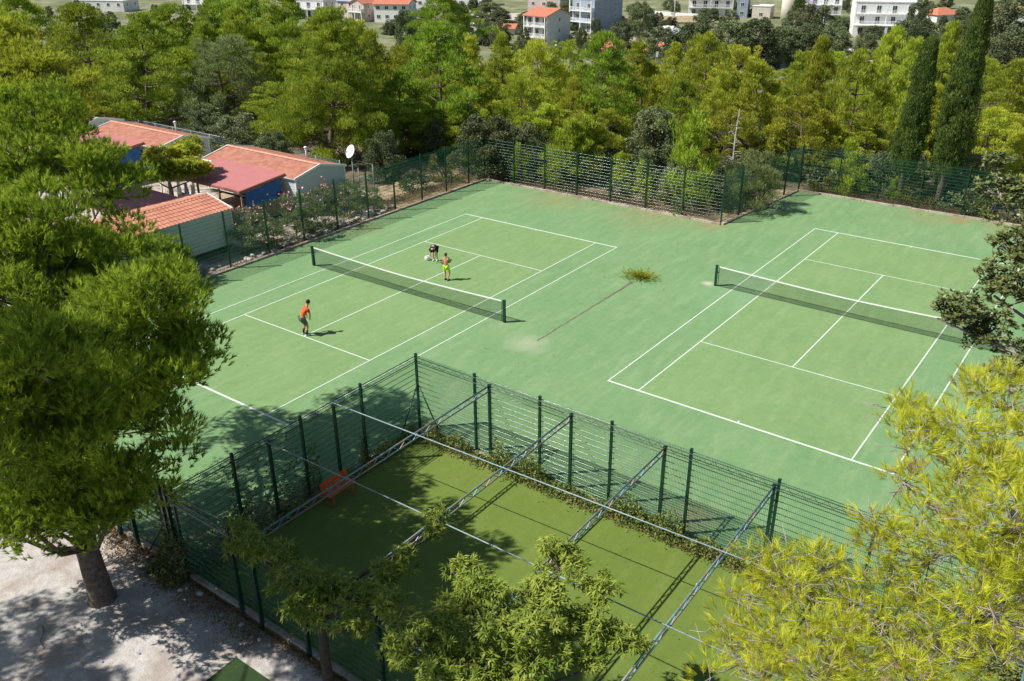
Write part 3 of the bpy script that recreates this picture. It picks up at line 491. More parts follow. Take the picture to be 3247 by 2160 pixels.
 ('oak', -12.14, 249.2, -13.17, 4.9, 2.12, 'grey green shrub scattered on the slope between the town houses'),
 ('oak', -44.92, 197.96, -12.12, 3.65, 2.21, 'grey green shrub scattered on the slope between the town houses'),
 ('oak', -231.96, 176.62, -11.74, 4.53, 1.4, 'grey green shrub scattered on the slope between the town houses'),
 ('oak', -183.72, 236.59, -11.34, 4.1, 2.43, 'grey green shrub scattered on the slope between the town houses'),
 ('oak', -163.87, 170.77, -12.64, 3.49, 2.32, 'grey green shrub scattered on the slope between the town houses'),
 ('oak', -66.42, 319.03, -11.41, 3.39, 2.45, 'grey green shrub scattered on the slope between the town houses'),
 ('oak', -258.84, 166.62, -11.58, 3.91, 2.16, 'grey green shrub scattered on the slope between the town houses'),
 ('oak', -251.43, 133.7, -12.2, 3.97, 2.18, 'grey green shrub scattered on the slope between the town houses'),
 ('oak', -115.06, 263.77, -11.72, 4.57, 2.04, 'grey green shrub scattered on the slope between the town houses'),
 ('oak', -239.71, 140.96, -12.22, 4.41, 2.92, 'grey green shrub scattered on the slope between the town houses'),
 ('oak', -89.82, 274.62, -11.84, 3.96, 2.85, 'grey green shrub scattered on the slope between the town houses'),
 ('oak', -32.49, 309.73, -11.96, 3.18, 2.45, 'grey green shrub scattered on the slope between the town houses'),
 ('oak', -205.11, 114.6, -13.05, 3.65, 2.45, 'grey green shrub scattered on the slope between the town houses'),
 ('oak', -187.78, 80.4, -11.26, 3.22, 2.15, 'grey green shrub scattered on the slope between the town houses'),
 ('oak', -241.5, 118.89, -12.55, 3.04, 1.99, 'grey green shrub scattered on the slope between the town houses'),
 ('oak', -220.02, 181.81, -11.79, 4.06, 1.94, 'grey green shrub scattered on the slope between the town houses'),
 ('oak', -92.2, 176.42, -13.04, 3.42, 2.23, 'grey green shrub scattered on the slope between the town houses'),
 ('oak', -175.31, 125.55, -13.23, 3.12, 1.81, 'grey green shrub scattered on the slope between the town houses'),
 ('oak', -130.39, 233.91, -12.02, 4.27, 2.57, 'grey green shrub scattered on the slope between the town houses'),
 ('oak', -181.58, 241.58, -11.29, 3.92, 2.6, 'grey green shrub scattered on the slope between the town houses'),
 ('oak', -101.09, 122.77, -9.78, 2.43, 2.51, 'grey green shrub scattered on the slope between the town houses'),
 ('oak', -116.32, 109.14, -9.61, 3.58, 1.68, 'grey green shrub scattered on the slope between the town houses'),
 ('oak', -82.44, 284.42, -11.77, 3.36, 1.51, 'grey green shrub scattered on the slope between the town houses'),
 ('oak', -276.81, 133.65, -11.9, 3.08, 2.75, 'grey green shrub scattered on the slope between the town houses'),
 ('oak', -120.87, 169.54, -13.17, 3.38, 1.88, 'grey green shrub scattered on the slope between the town houses'),
 ('oak', -184.9, 238.05, -11.31, 3.97, 1.86, 'grey green shrub scattered on the slope between the town houses'),
 ('oak', -49.5, 160.26, -9.74, 3.67, 1.72, 'grey green shrub scattered on the slope between the town houses'),
 ('oak', -132.1, 225.4, -12.14, 4.22, 2.27, 'grey green shrub scattered on the slope between the town houses'),
 ('oak', -137.65, 229.07, -12.01, 4.21, 1.87, 'grey green shrub scattered on the slope between the town houses'),
 ('oak', -30.73, 333.2, -11.6, 4.06, 1.79, 'grey green shrub scattered on the slope between the town houses'),
 ('oak', -50.74, 185.3, -11.54, 3.47, 1.47, 'grey green shrub scattered on the slope between the town houses'),
 ('oak', -196.78, 142.31, -12.71, 3.84, 1.75, 'grey green shrub scattered on the slope between the town houses'),
 ('oak', -65.35, 178.15, -11.79, 1.97, 1.63, 'grey green shrub scattered on the slope between the town houses'),
 ('oak', -90.57, 234.4, -12.48, 4.57, 2.41, 'grey green shrub scattered on the slope between the town houses'),
 ('oak', -38.94, 280.92, -12.35, 4.9, 2.8, 'grey green shrub scattered on the slope between the town houses'),
 ('oak', -199.89, 212.35, -11.54, 3.79, 1.91, 'grey green shrub scattered on the slope between the town houses'),
 ('oak', -167.48, 135.26, -13.17, 3.09, 2.25, 'grey green shrub scattered on the slope between the town houses'),
 ('oak', -68.73, 264.33, -12.26, 4.09, 1.68, 'grey green shrub scattered on the slope between the town houses'),
 ('oak', -133.91, 197.27, -12.57, 3.39, 2.7, 'grey green shrub scattered on the slope between the town houses'),
 ('oak', -149.03, 132.2, -12.88, 4.78, 2.61, 'grey green shrub scattered on the slope between the town houses'),
 ('oak', -201.71, 207.18, -11.6, 4.41, 1.83, 'grey green shrub scattered on the slope between the town houses'),
 ('oak', -128.33, 194.52, -12.68, 4.53, 1.59, 'grey green shrub scattered on the slope between the town houses'),
 ('oak', -303.07, 151.43, -11.3, 4.51, 1.76, 'grey green shrub scattered on the slope between the town houses'),
 ('oak', -19.34, 214.61, -11.97, 2.61, 2.78, 'grey green shrub scattered on the slope between the town houses'),
 ('oak', -200.46, 129.47, -12.87, 3.5, 2.29, 'grey green shrub scattered on the slope between the town houses'),
 ('oak', -201.46, 222.18, -11.36, 3.89, 1.44, 'grey green shrub scattered on the slope between the town houses'),
 ('oak', -167.42, 175.63, -12.52, 3.72, 2.37, 'grey green shrub scattered on the slope between the town houses'),
 ('oak', -241.77, 171.32, -11.71, 3.64, 2.23, 'grey green shrub scattered on the slope between the town houses'),
 ('oak', -146.89, 248.74, -11.58, 3.19, 2.91, 'grey green shrub scattered on the slope between the town houses'),
 ('oak', -79.54, 195.49, -13.24, 4.6, 1.45, 'grey green shrub scattered on the slope between the town houses'),
 ('oak', -57.21, 294.05, -11.92, 4.27, 2.32, 'grey green shrub scattered on the slope between the town houses'),
 ('oak', -6.16, 239.13, -13.0, 3.0, 2.93, 'grey green shrub scattered on the slope between the town houses'),
 ('oak', -43.21, 318.69, -11.69, 3.1, 2.82, 'grey green shrub scattered on the slope between the town houses'),
 ('oak', -81.11, 290.6, -11.69, 3.57, 1.74, 'grey green shrub scattered on the slope between the town houses'),
 ('oak', -36.64, 190.86, -11.21, 3.37, 1.58, 'grey green shrub scattered on the slope between the town houses'),
 ('oak', -140.99, 124.25, -11.92, 2.19, 2.14, 'grey green shrub scattered on the slope between the town houses'),
 ('oak', -67.76, 282.53, -11.98, 3.29, 2.02, 'grey green shrub scattered on the slope between the town houses'),
 ('oak', -122.11, 121.5, -10.76, 2.02, 1.53, 'grey green shrub scattered on the slope between the town houses'),
 ('oak', -202.82, 115.93, -13.06, 3.2, 1.6, 'grey green shrub scattered on the slope between the town houses'),
 ('oak', -257.75, 132.77, -12.14, 3.36, 2.68, 'grey green shrub scattered on the slope between the town houses'),
 ('oak', -192.18, 134.89, -12.88, 4.84, 2.96, 'grey green shrub scattered on the slope between the town houses'),
 ('oak', -181.2, 163.27, -12.55, 4.43, 2.79, 'grey green shrub scattered on the slope between the town houses'),
 ('oak', -49.19, 250.37, -12.72, 4.67, 1.4, 'grey green shrub scattered on the slope between the town houses'),
 ('oak', -303.99, 150.0, -11.31, 3.64, 2.81, 'grey green shrub scattered on the slope between the town houses'),
 ('oak', -259.64, 177.86, -11.39, 3.75, 2.58, 'grey green shrub scattered on the slope between the town houses'),
 ('oak', -78.59, 312.14, -11.37, 3.82, 2.9, 'grey green shrub scattered on the slope between the town houses'),
 ('oak', -145.76, 173.15, -12.81, 4.82, 1.85, 'grey green shrub scattered on the slope between the town houses'),
 ('oak', -129.73, 105.53, -10.04, 3.21, 2.35, 'grey green shrub scattered on the slope between the town houses'),
 ('oak', -143.61, 95.11, -10.03, 3.45, 2.72, 'grey green shrub scattered on the slope between the town houses'),
 ('oak', -189.35, 150.08, -12.67, 4.18, 1.45, 'grey green shrub scattered on the slope between the town houses'),
 ('oak', -83.04, 230.5, -12.63, 4.47, 1.83, 'grey green shrub scattered on the slope between the town houses'),
 ('oak', -103.32, 118.06, -9.57, 2.84, 2.29, 'grey green shrub scattered on the slope between the town houses'),
 ('oak', -152.53, 123.39, -12.44, 2.73, 1.69, 'grey green shrub scattered on the slope between the town houses'),
 ('oak', -249.0, 98.84, -12.79, 3.96, 2.01, 'grey green shrub scattered on the slope between the town houses'),
 ('oak', -58.39, 320.43, -11.48, 3.02, 1.85, 'grey green shrub scattered on the slope between the town houses'),
 ('oak', -138.23, 122.84, -11.68, 2.39, 1.46, 'grey green shrub scattered on the slope between the town houses'),
 ('oak', -161.79, 130.65, -13.31, 4.69, 2.46, 'grey green shrub scattered on the slope between the town houses'),
 ('oak', -230.38, 131.6, -12.48, 4.63, 1.42, 'grey green shrub scattered on the slope between the town houses'),
 ('oak', -53.27, 329.79, -11.39, 3.24, 1.44, 'grey green shrub scattered on the slope between the town houses'),
 ('oak', -107.53, 229.75, -12.36, 3.92, 2.55, 'grey green shrub scattered on the slope between the town houses'),
 ('oak', -292.79, 135.54, -11.68, 4.12, 1.59, 'grey green shrub scattered on the slope between the town houses'),
 ('oak', -74.7, 315.37, -11.37, 4.2, 1.98, 'grey green shrub scattered on the slope between the town houses'),
 ('oak', -290.93, 117.43, -11.99, 4.22, 1.58, 'grey green shrub scattered on the slope between the town houses'),
 ('oak', -153.87, 169.15, -12.78, 4.44, 1.82, 'grey green shrub scattered on the slope between the town houses'),
 ('oak', -171.05, 145.43, -12.96, 4.01, 1.52, 'grey green shrub scattered on the slope between the town houses'),
 ('oak', -231.27, 153.82, -12.11, 4.15, 2.65, 'grey green shrub scattered on the slope between the town houses'),
 ('oak', -264.37, 158.03, -11.65, 4.36, 2.22, 'grey green shrub scattered on the slope between the town houses'),
 ('oak', -163.38, 85.67, -10.38, 2.02, 1.85, 'grey green shrub scattered on the slope between the town houses'),
 ('oak', -126.56, 174.55, -13.02, 4.03, 1.92, 'grey green shrub scattered on the slope between the town houses'),
 ('oak', -102.25, 286.94, -11.5, 4.77, 2.37, 'grey green shrub scattered on the slope between the town houses'),
 ('oak', -121.43, 208.36, -12.54, 3.13, 2.18, 'grey green shrub scattered on the slope between the town houses'),
 ('oak', -6.15, 234.66, -12.69, 4.66, 1.81, 'grey green shrub scattered on the slope between the town houses'),
 ('oak', -88.36, 247.62, -12.3, 4.37, 2.34, 'grey green shrub scattered on the slope between the town houses'),
 ('oak', -31.31, 276.11, -12.51, 3.7, 1.42, 'grey green shrub scattered on the slope between the town houses'),
 ('oak', -65.48, 300.58, -11.71, 3.06, 2.0, 'grey green shrub scattered on the slope between the town houses'),
 ('oak', -221.25, 151.98, -12.26, 4.55, 1.62, 'grey green shrub scattered on the slope between the town houses'),
 ('oak', -39.06, 279.63, -12.36, 4.59, 1.59, 'grey green shrub scattered on the slope between the town houses'),
 ('oak', -213.78, 97.49, -13.23, 3.67, 2.98, 'grey green shrub scattered on the slope between the town houses'),
 ('oak', -121.22, 112.4, -10.09, 2.55, 2.16, 'grey green shrub scattered on the slope between the town houses'),
 ('oak', -87.32, 197.63, -13.11, 3.26, 2.58, 'grey green shrub scattered on the slope between the town houses'),
 ('oak', -96.0, 222.01, -12.62, 4.38, 1.98, 'grey green shrub scattered on the slope between the town houses'),
 ('oak', -54.75, 228.89, -13.0, 3.79, 2.22, 'grey green shrub scattered on the slope between the town houses'),
 ('oak', -223.94, 153.57, -12.2, 4.59, 1.52, 'grey green shrub scattered on the slope between the town houses'),
 ('oak', -125.78, 279.11, -11.35, 3.41, 2.62, 'grey green shrub scattered on the slope between the town houses'),
 ('oak', -178.15, 220.14, -11.67, 4.23, 1.45, 'grey green shrub scattered on the slope between the town houses'),
 ('oak', -16.36, 284.2, -12.56, 3.04, 2.02, 'grey green shrub scattered on the slope between the town houses'),
 ('oak', -222.69, 177.63, -11.83, 3.05, 2.06, 'grey green shrub scattered on the slope between the town houses'),
 ('oak', -72.0, 314.12, -11.42, 4.83, 1.48, 'grey green shrub scattered on the slope between the town houses'),
 ('oak', -18.61, 237.25, -13.29, 4.82, 2.14, 'grey green shrub scattered on the slope between the town houses'),
 ('oak', -75.14, 140.82, -9.71, 3.48, 2.0, 'grey green shrub scattered on the slope between the town houses'),
 ('oak', -318.42, 132.17, -11.43, 4.44, 1.51, 'grey green shrub scattered on the slope between the town houses'),
 ('oak', -176.08, 234.35, -11.47, 4.42, 1.44, 'grey green shrub scattered on the slope between the town houses'),
 ('oak', -261.94, 135.92, -12.04, 3.84, 2.22, 'grey green shrub scattered on the slope between the town houses'),
 ('oak', -185.48, 211.2, -11.73, 3.2, 2.43, 'grey green shrub scattered on the slope between the town houses'),
 ('oak', -166.46, 80.89, -10.21, 2.76, 2.2, 'grey green shrub scattered on the slope between the town houses'),
 ('oak', -177.39, 84.67, -11.03, 3.27, 2.47, 'grey green shrub scattered on the slope between the town houses'),
 ('oak', -41.8, 242.59, -12.93, 3.32, 2.67, 'grey green shrub scattered on the slope between the town houses'),
 ('oak', -22.7, 206.37, -11.57, 2.86, 1.99, 'grey green shrub scattered on the slope between the town houses'),
 ('oak', -199.42, 97.22, -13.02, 3.71, 2.57, 'grey green shrub scattered on the slope between the town houses'),
 ('oak', -156.81, 205.64, -12.16, 3.39, 2.82, 'grey green shrub scattered on the slope between the town houses'),
 ('oak', -171.59, 126.97, -13.25, 4.36, 2.33, 'grey green shrub scattered on the slope between the town houses'),
 ('oak', -173.02, 149.2, -12.88, 4.79, 2.18, 'grey green shrub scattered on the slope between the town houses'),
 ('oak', -138.02, 117.49, -11.3, 3.62, 1.57, 'grey green shrub scattered on the slope between the town houses'),
 ('oak', -273.31, 109.02, -12.34, 4.48, 2.0, 'grey green shrub scattered on the slope between the town houses'),
 ('oak', -59.58, 297.85, -11.83, 4.15, 1.48, 'grey green shrub scattered on the slope between the town houses'),
 ('oak', -137.83, 158.83, -13.14, 4.46, 1.82, 'grey green shrub scattered on the slope between the town houses'),
 ('oak', -173.94, 111.12, -12.69, 3.95, 2.63, 'grey green shrub scattered on the slope between the town houses'),
 ('oak', -151.19, 260.11, -11.35, 4.57, 2.86, 'grey green shrub scattered on the slope between the town houses'),
 ('oak', -30.32, 293.91, -12.24, 3.97, 2.22, 'grey green shrub scattered on the slope between the town houses'),
 ('oak', -228.65, 134.79, -12.45, 3.16, 2.54, 'grey green shrub scattered on the slope between the town houses'),
 ('oak', -90.77, 137.64, -10.28, 3.68, 2.02, 'grey green shrub scattered on the slope between the town houses'),
 ('oak', -186.02, 197.61, -11.94, 3.64, 2.46, 'grey green shrub scattered on the slope between the town houses'),
 ('oak', -247.53, 166.36, -11.72, 4.29, 1.88, 'grey green shrub scattered on the slope between the town houses'),
 ('oak', -101.64, 126.0, -10.03, 3.11, 2.11, 'grey green shrub scattered on the slope between the town houses'),
 ('oak', -97.35, 255.23, -12.07, 3.87, 2.41, 'grey green shrub scattered on the slope between the town houses'),
 ('oak', -12.21, 267.22, -12.88, 4.38, 1.42, 'grey green shrub scattered on the slope between the town houses'),
 ('oak', -64.67, 311.86, -11.54, 4.67, 2.13, 'grey green shrub scattered on the slope between the town houses'),
 ('oak', -53.35, 176.2, -11.04, 2.57, 2.1, 'grey green shrub scattered on the slope between the town houses'),
 ('oak', -3.04, 238.53, -12.8, 3.87, 1.72, 'grey green shrub scattered on the slope between the town houses'),
 ('oak', -43.73, 269.68, -12.47, 4.3, 2.78, 'grey green shrub scattered on the slope between the town houses'),
 ('oak', -42.75, 333.44, -11.45, 4.63, 2.61, 'grey green shrub scattered on the slope between the town houses'),
 ('oak', -106.08, 233.3, -12.32, 4.01, 1.96, 'grey green shrub scattered on the slope between the town houses'),
 ('oak', -281.82, 139.04, -11.75, 4.67, 1.46, 'grey green shrub scattered on the slope between the town houses'),
 ('oak', -139.17, 181.3, -12.76, 4.46, 2.45, 'grey green shrub scattered on the slope between the town houses'),
 ('oak', -29.84, 238.38, -13.14, 4.72, 2.13, 'grey green shrub scattered on the slope between the town houses'),
 ('oak', -25.78, 302.18, -12.16, 4.1, 2.76, 'grey green shrub scattered on the slope between the town houses'),
 ('oak', -167.4, 82.05, -10.34, 3.5, 2.11, 'grey green shrub scattered on the slope between the town houses'),
 ('oak', -152.43, 185.92, -12.53, 3.56, 2.14, 'grey green shrub scattered on the slope between the town houses'),
 ('oak', -22.23, 357.85, -11.3, 3.26, 2.24, 'grey green shrub scattered on the slope between the town houses'),
 ('oak', -230.98, 131.17, -12.48, 3.48, 1.86, 'grey green shrub scattered on the slope between the town houses'),
 ('oak', -46.8, 202.89, -12.56, 4.65, 2.43, 'grey green shrub scattered on the slope between the town houses'),
 ('oak', -26.1, 357.26, -11.27, 3.45, 2.36, 'grey green shrub scattered on the slope between the town houses'),
 ('oak', -103.51, 180.52, -13.2, 3.89, 2.31, 'grey green shrub scattered on the slope between the town houses'),
 ('oak', -64.94, 324.78, -11.33, 3.62, 1.45, 'grey green shrub scattered on the slope between the town houses'),
 ('oak', -179.37, 194.14, -12.08, 4.19, 2.05, 'grey green shrub scattered on the slope between the town houses'),
 ('oak', -174.05, 104.48, -12.23, 2.36, 2.68, 'grey green shrub scattered on the slope between the town houses'),
 ('oak', -7.03, 262.71, -13.02, 4.49, 2.84, 'grey green shrub scattered on the slope between the town houses'),
 ('oak', -142.69, 189.52, -12.59, 3.07, 2.38, 'grey green shrub scattered on the slope between the town houses'),
 ('oak', -290.25, 148.57, -11.5, 3.97, 2.7, 'grey green shrub scattered on the slope between the town houses'),
 ('oak', -101.88, 275.54, -11.69, 3.75, 1.79, 'grey green shrub scattered on the slope between the town houses'),
 ('oak', -205.53, 104.31, -13.22, 4.28, 2.02, 'grey green shrub scattered on the slope between the town houses'),
 ('oak', -45.23, 306.65, -11.86, 3.03, 1.86, 'grey green shrub scattered on the slope between the town houses'),
 ('oak', -141.5, 211.35, -12.25, 4.23, 2.85, 'grey green shrub scattered on the slope between the town houses'),
 ('oak', -110.46, 164.37, -13.14, 3.16, 2.16, 'grey green shrub scattered on the slope between the town houses'),
 ('oak', -254.54, 101.97, -12.67, 3.56, 2.72, 'grey green shrub scattered on the slope between the town houses'),
 ('oak', -152.86, 190.31, -12.45, 3.88, 2.62, 'grey green shrub scattered on the slope between the town houses'),
 ('oak', -92.35, 152.72, -11.41, 1.93, 2.69, 'grey green shrub scattered on the slope between the town houses'),
 ('oak', -188.8, 142.31, -12.8, 3.7, 2.46, 'grey green shrub scattered on the slope between the town houses'),
 ('oak', -84.38, 297.24, -11.54, 4.88, 1.82, 'grey green shrub scattered on the slope between the town houses'),
 ('oak', -96.32, 171.08, -12.88, 3.21, 1.7, 'grey green shrub scattered on the slope between the town houses'),
 ('oak', -47.3, 288.67, -12.12, 4.39, 1.45, 'grey green shrub scattered on the slope between the town houses'),
 ('oak', -80.64, 313.71, -11.32, 4.17, 2.37, 'grey green shrub scattered on the slope between the town houses'),
 ('oak', -175.37, 145.44, -12.91, 4.37, 1.63, 'grey green shrub scattered on the slope between the town houses'),
 ('oak', -153.54, 241.86, -11.62, 4.19, 2.43, 'grey green shrub scattered on the slope between the town houses'),
 ('oak', -316.3, 131.66, -11.46, 3.98, 1.53, 'grey green shrub scattered on the slope between the town houses'),
 ('oak', -6.32, 221.5, -11.78, 1.83, 1.56, 'grey green shrub scattered on the slope between the town houses'),
 ('oak', -130.06, 260.98, -11.59, 3.17, 2.88, 'grey green shrub scattered on the slope between the town houses'),
 ('oak', -16.9, 291.92, -12.43, 3.16, 2.46, 'grey green shrub scattered on the slope between the town houses'),
 ('oak', -174.91, 95.73, -11.67, 2.28, 1.96, 'grey green shrub scattered on the slope between the town houses'),
 ('oak', -178.37, 138.48, -12.99, 3.38, 1.66, 'grey green shrub scattered on the slope between the town houses'),
 ('oak', -178.82, 151.37, -12.77, 3.13, 1.56, 'grey green shrub scattered on the slope between the town houses'),
 ('oak', -201.42, 148.37, -12.55, 3.23, 2.71, 'grey green shrub scattered on the slope between the town houses'),
 ('oak', -45.07, 215.37, -13.33, 3.58, 1.49, 'grey green shrub scattered on the slope between the town houses')]
LOBES = {
'L1': [(10.01, -20.95, 3.5, 0.74), (9.05, -21.79, 3.27, 0.85), (7.55, -22.39, 2.97, 0.98), (10.1, -18.73, 8.72, 0.67), (9.81, -19.38, 7.99, 0.82), (12.52, -22.57, 9.01, 0.85), (11.85, -21.83, 8.98, 0.6), (10.1, -21.55, 3.53, 0.62), (9.45, -22.47, 3.95, 0.91), (11.49, -22.25, 7.57, 0.88), (11.31, -22.91, 6.7, 0.88), (11.78, -22.01, 6.93, 0.54), (10.86, -23.39, 7.6, 1.46), (11.05, -22.04, 8.24, 0.71), (-0.21, -15.81, 10.87, 1.5), (2.26, -16.03, 9.77, 1.44), (3.27, -15.64, 9.17, 1.05), (1.26, -17.11, 9.19, 1.7), (6.69, -17.11, 7.11, 1.03), (4.5, -16.96, 7.75, 1.51), (3.2, -18.18, 7.31, 1.89), (8.88, -17.28, 7.58, 0.79), (9.93, -18.35, 6.8, 0.87), (8.65, -18.91, 6.28, 1.55), (7.04, -20.09, 6.3, 1.89), (10.33, -19.58, 5.4, 0.85), (10.87, -20.32, 4.64, 0.88), (10.03, -21.1, 4.37, 1.03), (8.13, -21.41, 5.04, 1.16), (8.72, -22.11, 4.29, 0.93), (9.49, -21.32, 3.51, 0.64), (-0.54, -18.42, 9.2, 1.97), (3.6, -21.2, 6.38, 2.32), (5.8, -22.18, 4.31, 1.44)],
'L2': [(-23.08, -4.85, 8.98, 2.3), (-19.96, -4.55, 7.94, 1.42), (-25.37, -4.32, 10.39, 1.85), (-25.3, -6.73, 8.56, 3.15), (-21.09, -5.82, 7.21, 2.25), (-20.48, -3.08, 8.74, 0.85)],
'RP': [(27.31, -19.59, 10.98, 0.72), (27.58, -18.49, 11.33, 0.55), (27.36, -20.39, 10.28, 0.7), (26.51, -21.36, 9.7, 0.7), (25.93, -21.62, 9.51, 0.43), (27.34, -21.3, 9.71, 0.84), (27.96, -20.0, 10.65, 0.86), (26.03, -22.14, 9.44, 0.41), (27.93, -20.67, 10.02, 0.89), (26.86, -19.13, 11.15, 0.35), (26.87, -19.89, 10.8, 0.19), (28.23, -18.97, 10.89, 0.96), (28.63, -19.92, 9.95, 0.91), (26.76, -21.86, 9.47, 0.58), (25.94, -21.08, 9.93, 0.29), (26.43, -20.83, 10.0, 0.29)],
'RB': [(26.25, -13.22, 10.26, 0.49), (26.86, -13.04, 9.82, 0.57), (26.59, -12.18, 10.44, 0.51), (26.71, -11.74, 11.04, 0.59), (26.16, -10.97, 11.85, 0.56), (26.57, -10.84, 11.55, 0.73), (27.13, -12.44, 10.49, 0.76), (27.36, -13.51, 9.57, 0.58), (27.48, -11.82, 11.1, 1.13), (27.86, -12.35, 9.74, 1.06), (25.91, -10.28, 12.16, 0.33), (26.03, -13.43, 10.2, 0.26)],
'CB': [(19.63, -18.62, 3.62, 1.06), (20.39, -17.4, 3.57, 0.82), (20.27, -16.56, 3.97, 0.7), (21.09, -16.45, 3.6, 0.51), (20.56, -18.41, 3.28, 1.13), (18.96, -19.71, 3.76, 0.73), (19.54, -19.88, 3.45, 0.84), (21.87, -16.65, 2.99, 0.54), (18.93, -18.03, 3.85, 0.64), (21.68, -17.55, 2.89, 0.53), (21.17, -17.26, 3.3, 0.54), (20.44, -19.68, 3.15, 1.0)],
'CA': [(13.07, -19.49, 3.32, 0.46), (14.11, -19.44, 3.27, 0.66), (15.08, -19.54, 3.07, 0.64), (15.98, -19.33, 3.01, 0.58), (16.65, -19.03, 3.14, 0.72), (16.76, -18.45, 3.28, 0.58), (16.74, -17.71, 3.39, 0.5), (17.07, -17.0, 3.7, 0.35), (16.94, -16.68, 3.94, 0.22), (17.03, -19.82, 2.97, 0.74), (17.63, -19.08, 3.46, 0.55), (15.74, -19.9, 2.8, 0.48)],
}
# ---------------------------------------------------------------- tree prototypes
UP=np.array([0,0,1.])
def clump_leaves(centers, radii, n_each, L, W, up=.7, out=.6, rnd=.5, shell=.55, flat=.7, rng=RNG, tint_c=.5, lower=-.5):
    """needle tufts spread over many small clumps"""
    P=[];D=[];T=[];NN=[]
    for c,r in zip(centers,radii):
        k=int(n_each*r*r/.36)+8
        d=rdirs(k,rng); d[:,2]=np.where(d[:,2]<lower,-d[:,2],d[:,2])
        rad=r*(shell+(1-shell)*rng.random((k,1))**.5)
        p=np.array(c)+d*rad*np.array([1,1,flat])
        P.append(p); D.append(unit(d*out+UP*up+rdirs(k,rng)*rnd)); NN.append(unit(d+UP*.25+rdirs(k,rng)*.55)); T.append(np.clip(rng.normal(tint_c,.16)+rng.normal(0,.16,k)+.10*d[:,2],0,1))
    return np.concatenate(P),np.concatenate(D),np.concatenate(T),np.concatenate(NN)
def limbs(mb, trunk, targets, r0, rng, n=5, droop=.0):
    """trunk: list of (x,y,z); targets: points; each joined to the trunk by a bent tapering limb"""
    tp=[Vector(p) for p in trunk]
    for t,rr in targets:
        t=Vector(t); 
        # attach lower on trunk
        zt=t.z-abs((t.xy-tp[-1].xy).length)*.45
        best=min(tp,key=lambda q:abs(q.z-zt)+.0*(q-t).length)
        mid=best.lerp(t,.5)+Vector((rng.normal()*.06,rng.normal()*.06,-.06-droop))*(t-best).length
        mb.tube([best,best.lerp(mid,.55),mid,t],[rr,rr*.75,rr*.5,rr*.2],n)
def trunk_pts(h,lean=(0,0),rng=RNG,k=7,wob=.12):
    pts=[];x=y=0.
    for i in range(k):
        f=i/(k-1); pts.append((lean[0]*f+x,lean[1]*f+y,h*f)); x+=rng.normal()*wob; y+=rng.normal()*wob
    return pts
PROTO={}
def proto(kind, seed, H, Rr, mat, nclump, n_each, L, W, prof, base_f=.22, cr=(.45,.8), up=.7, out=.6, rnd=.5, flat=.7, shape='tri', trunk_r=.16, bark='bark', tint_c=.5, lobes=0, wob=.10, shell=.55, gap=1.0):
    rng=np.random.default_rng(seed)
    tp=trunk_pts(H*.9,(rng.normal()*.3,rng.normal()*.3),rng,8,wob)
    cs=[];rs=[];tg=[]
    # main boughs give the crown an uneven outline
    nb=lobes or 9; boughs=[(rng.random()*2*PI, rng.random(), .62+.55*rng.random()) for _ in range(nb)]
    per=7; nbg=nclump//per
    for g in range(nbg):
        f=base_f+(1-base_f)*((g+rng.random())/nbg)**.9; t=(f-base_f)/(1-base_f); th=g*2.399+rng.normal()*.5
        env=prof(t)*Rr; k=1.0
        for (bt,bf,bs) in boughs:
            da=abs((th-bt+PI)%(2*PI)-PI)
            k+=(bs-.85)*math.exp(-(da/.75)**2-((t-bf)/.22)**2)*1.3
        rad=env*k*(.55+.42*rng.random()**.6); zi=min(int(f/.9*7),7); tx,ty,_=tp[zi]
        sp=(.20+.30*(1-t))*Rr/3*1.25*gap
        cx,cy,cz=tx+math.cos(th)*rad,ty+math.sin(th)*rad,H*f-.35
        for q in range(per):
            r=(cr[0]+(cr[1]-cr[0])*rng.random())*(1-.35*t)*.86
            o=rng.normal(size=3)*sp; o[2]=abs(o[2])*1.5*(1.0 if q%2 else -.2)
            inn=-.25*rng.random()
            cs.append((cx+o[0]+math.cos(th)*rad*inn,cy+o[1]+math.sin(th)*rad*inn,min(cz+o[2],H-r*.5))); rs.append(r)
    tb=MB(); tb.tube(tp,[trunk_r*(1-.85*j/7) for j in range(8)],8)
    # root flare
    tb.tube([(0,0,-.3),(0,0,.12),(0,0,.5)],[trunk_r*1.6,trunk_r*1.25,trunk_r],8)
    far=[(c,.05) for c in cs[::4]]; limbs(tb,tp,far,.05,rng,4)
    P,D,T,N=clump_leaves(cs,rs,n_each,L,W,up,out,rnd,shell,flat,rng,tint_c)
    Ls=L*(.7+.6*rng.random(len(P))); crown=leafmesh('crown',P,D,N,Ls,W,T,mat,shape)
    PROTO.setdefault(kind,[]).append((tb.mesh('trunk',M[bark]),crown,H,Rr))
sinp=lambda t:(math.sin(PI*min(1,(t*.86+.16)))**.75)
conep=lambda t:(1-t)**.75*(.35+.65*min(1,t*5+.3))
domep=lambda t:math.sqrt(max(0,1-(t*.95)**2.2))*(.75+.25*min(1,t*3))
for sd in (1,2,3): proto('pine',sd,9,3.0,M['needle_far'],190,190,.24,.075,sinp,.10,up=1.0,out=.6,rnd=.4,cr=(.40,.78),flat=1.05,shell=.7)
for sd in (14,15): proto('pine',sd,9,3.0,M['needle_far'],190,190,.24,.075,conep,.06,cr=(.36,.72),up=1.1,out=.5,rnd=.35,flat=1.2,shell=.7)
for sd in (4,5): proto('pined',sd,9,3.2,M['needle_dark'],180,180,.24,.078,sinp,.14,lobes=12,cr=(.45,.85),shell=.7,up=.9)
proto('pinet',6,11,5,M['needle_dark'],420,210,.22,.07,lambda t:(1-t)**.62*(.5+.5*min(1,t*6+.25)),.07,lobes=20,cr=(.5,.95),flat=.75,trunk_r=.25,up=.85)
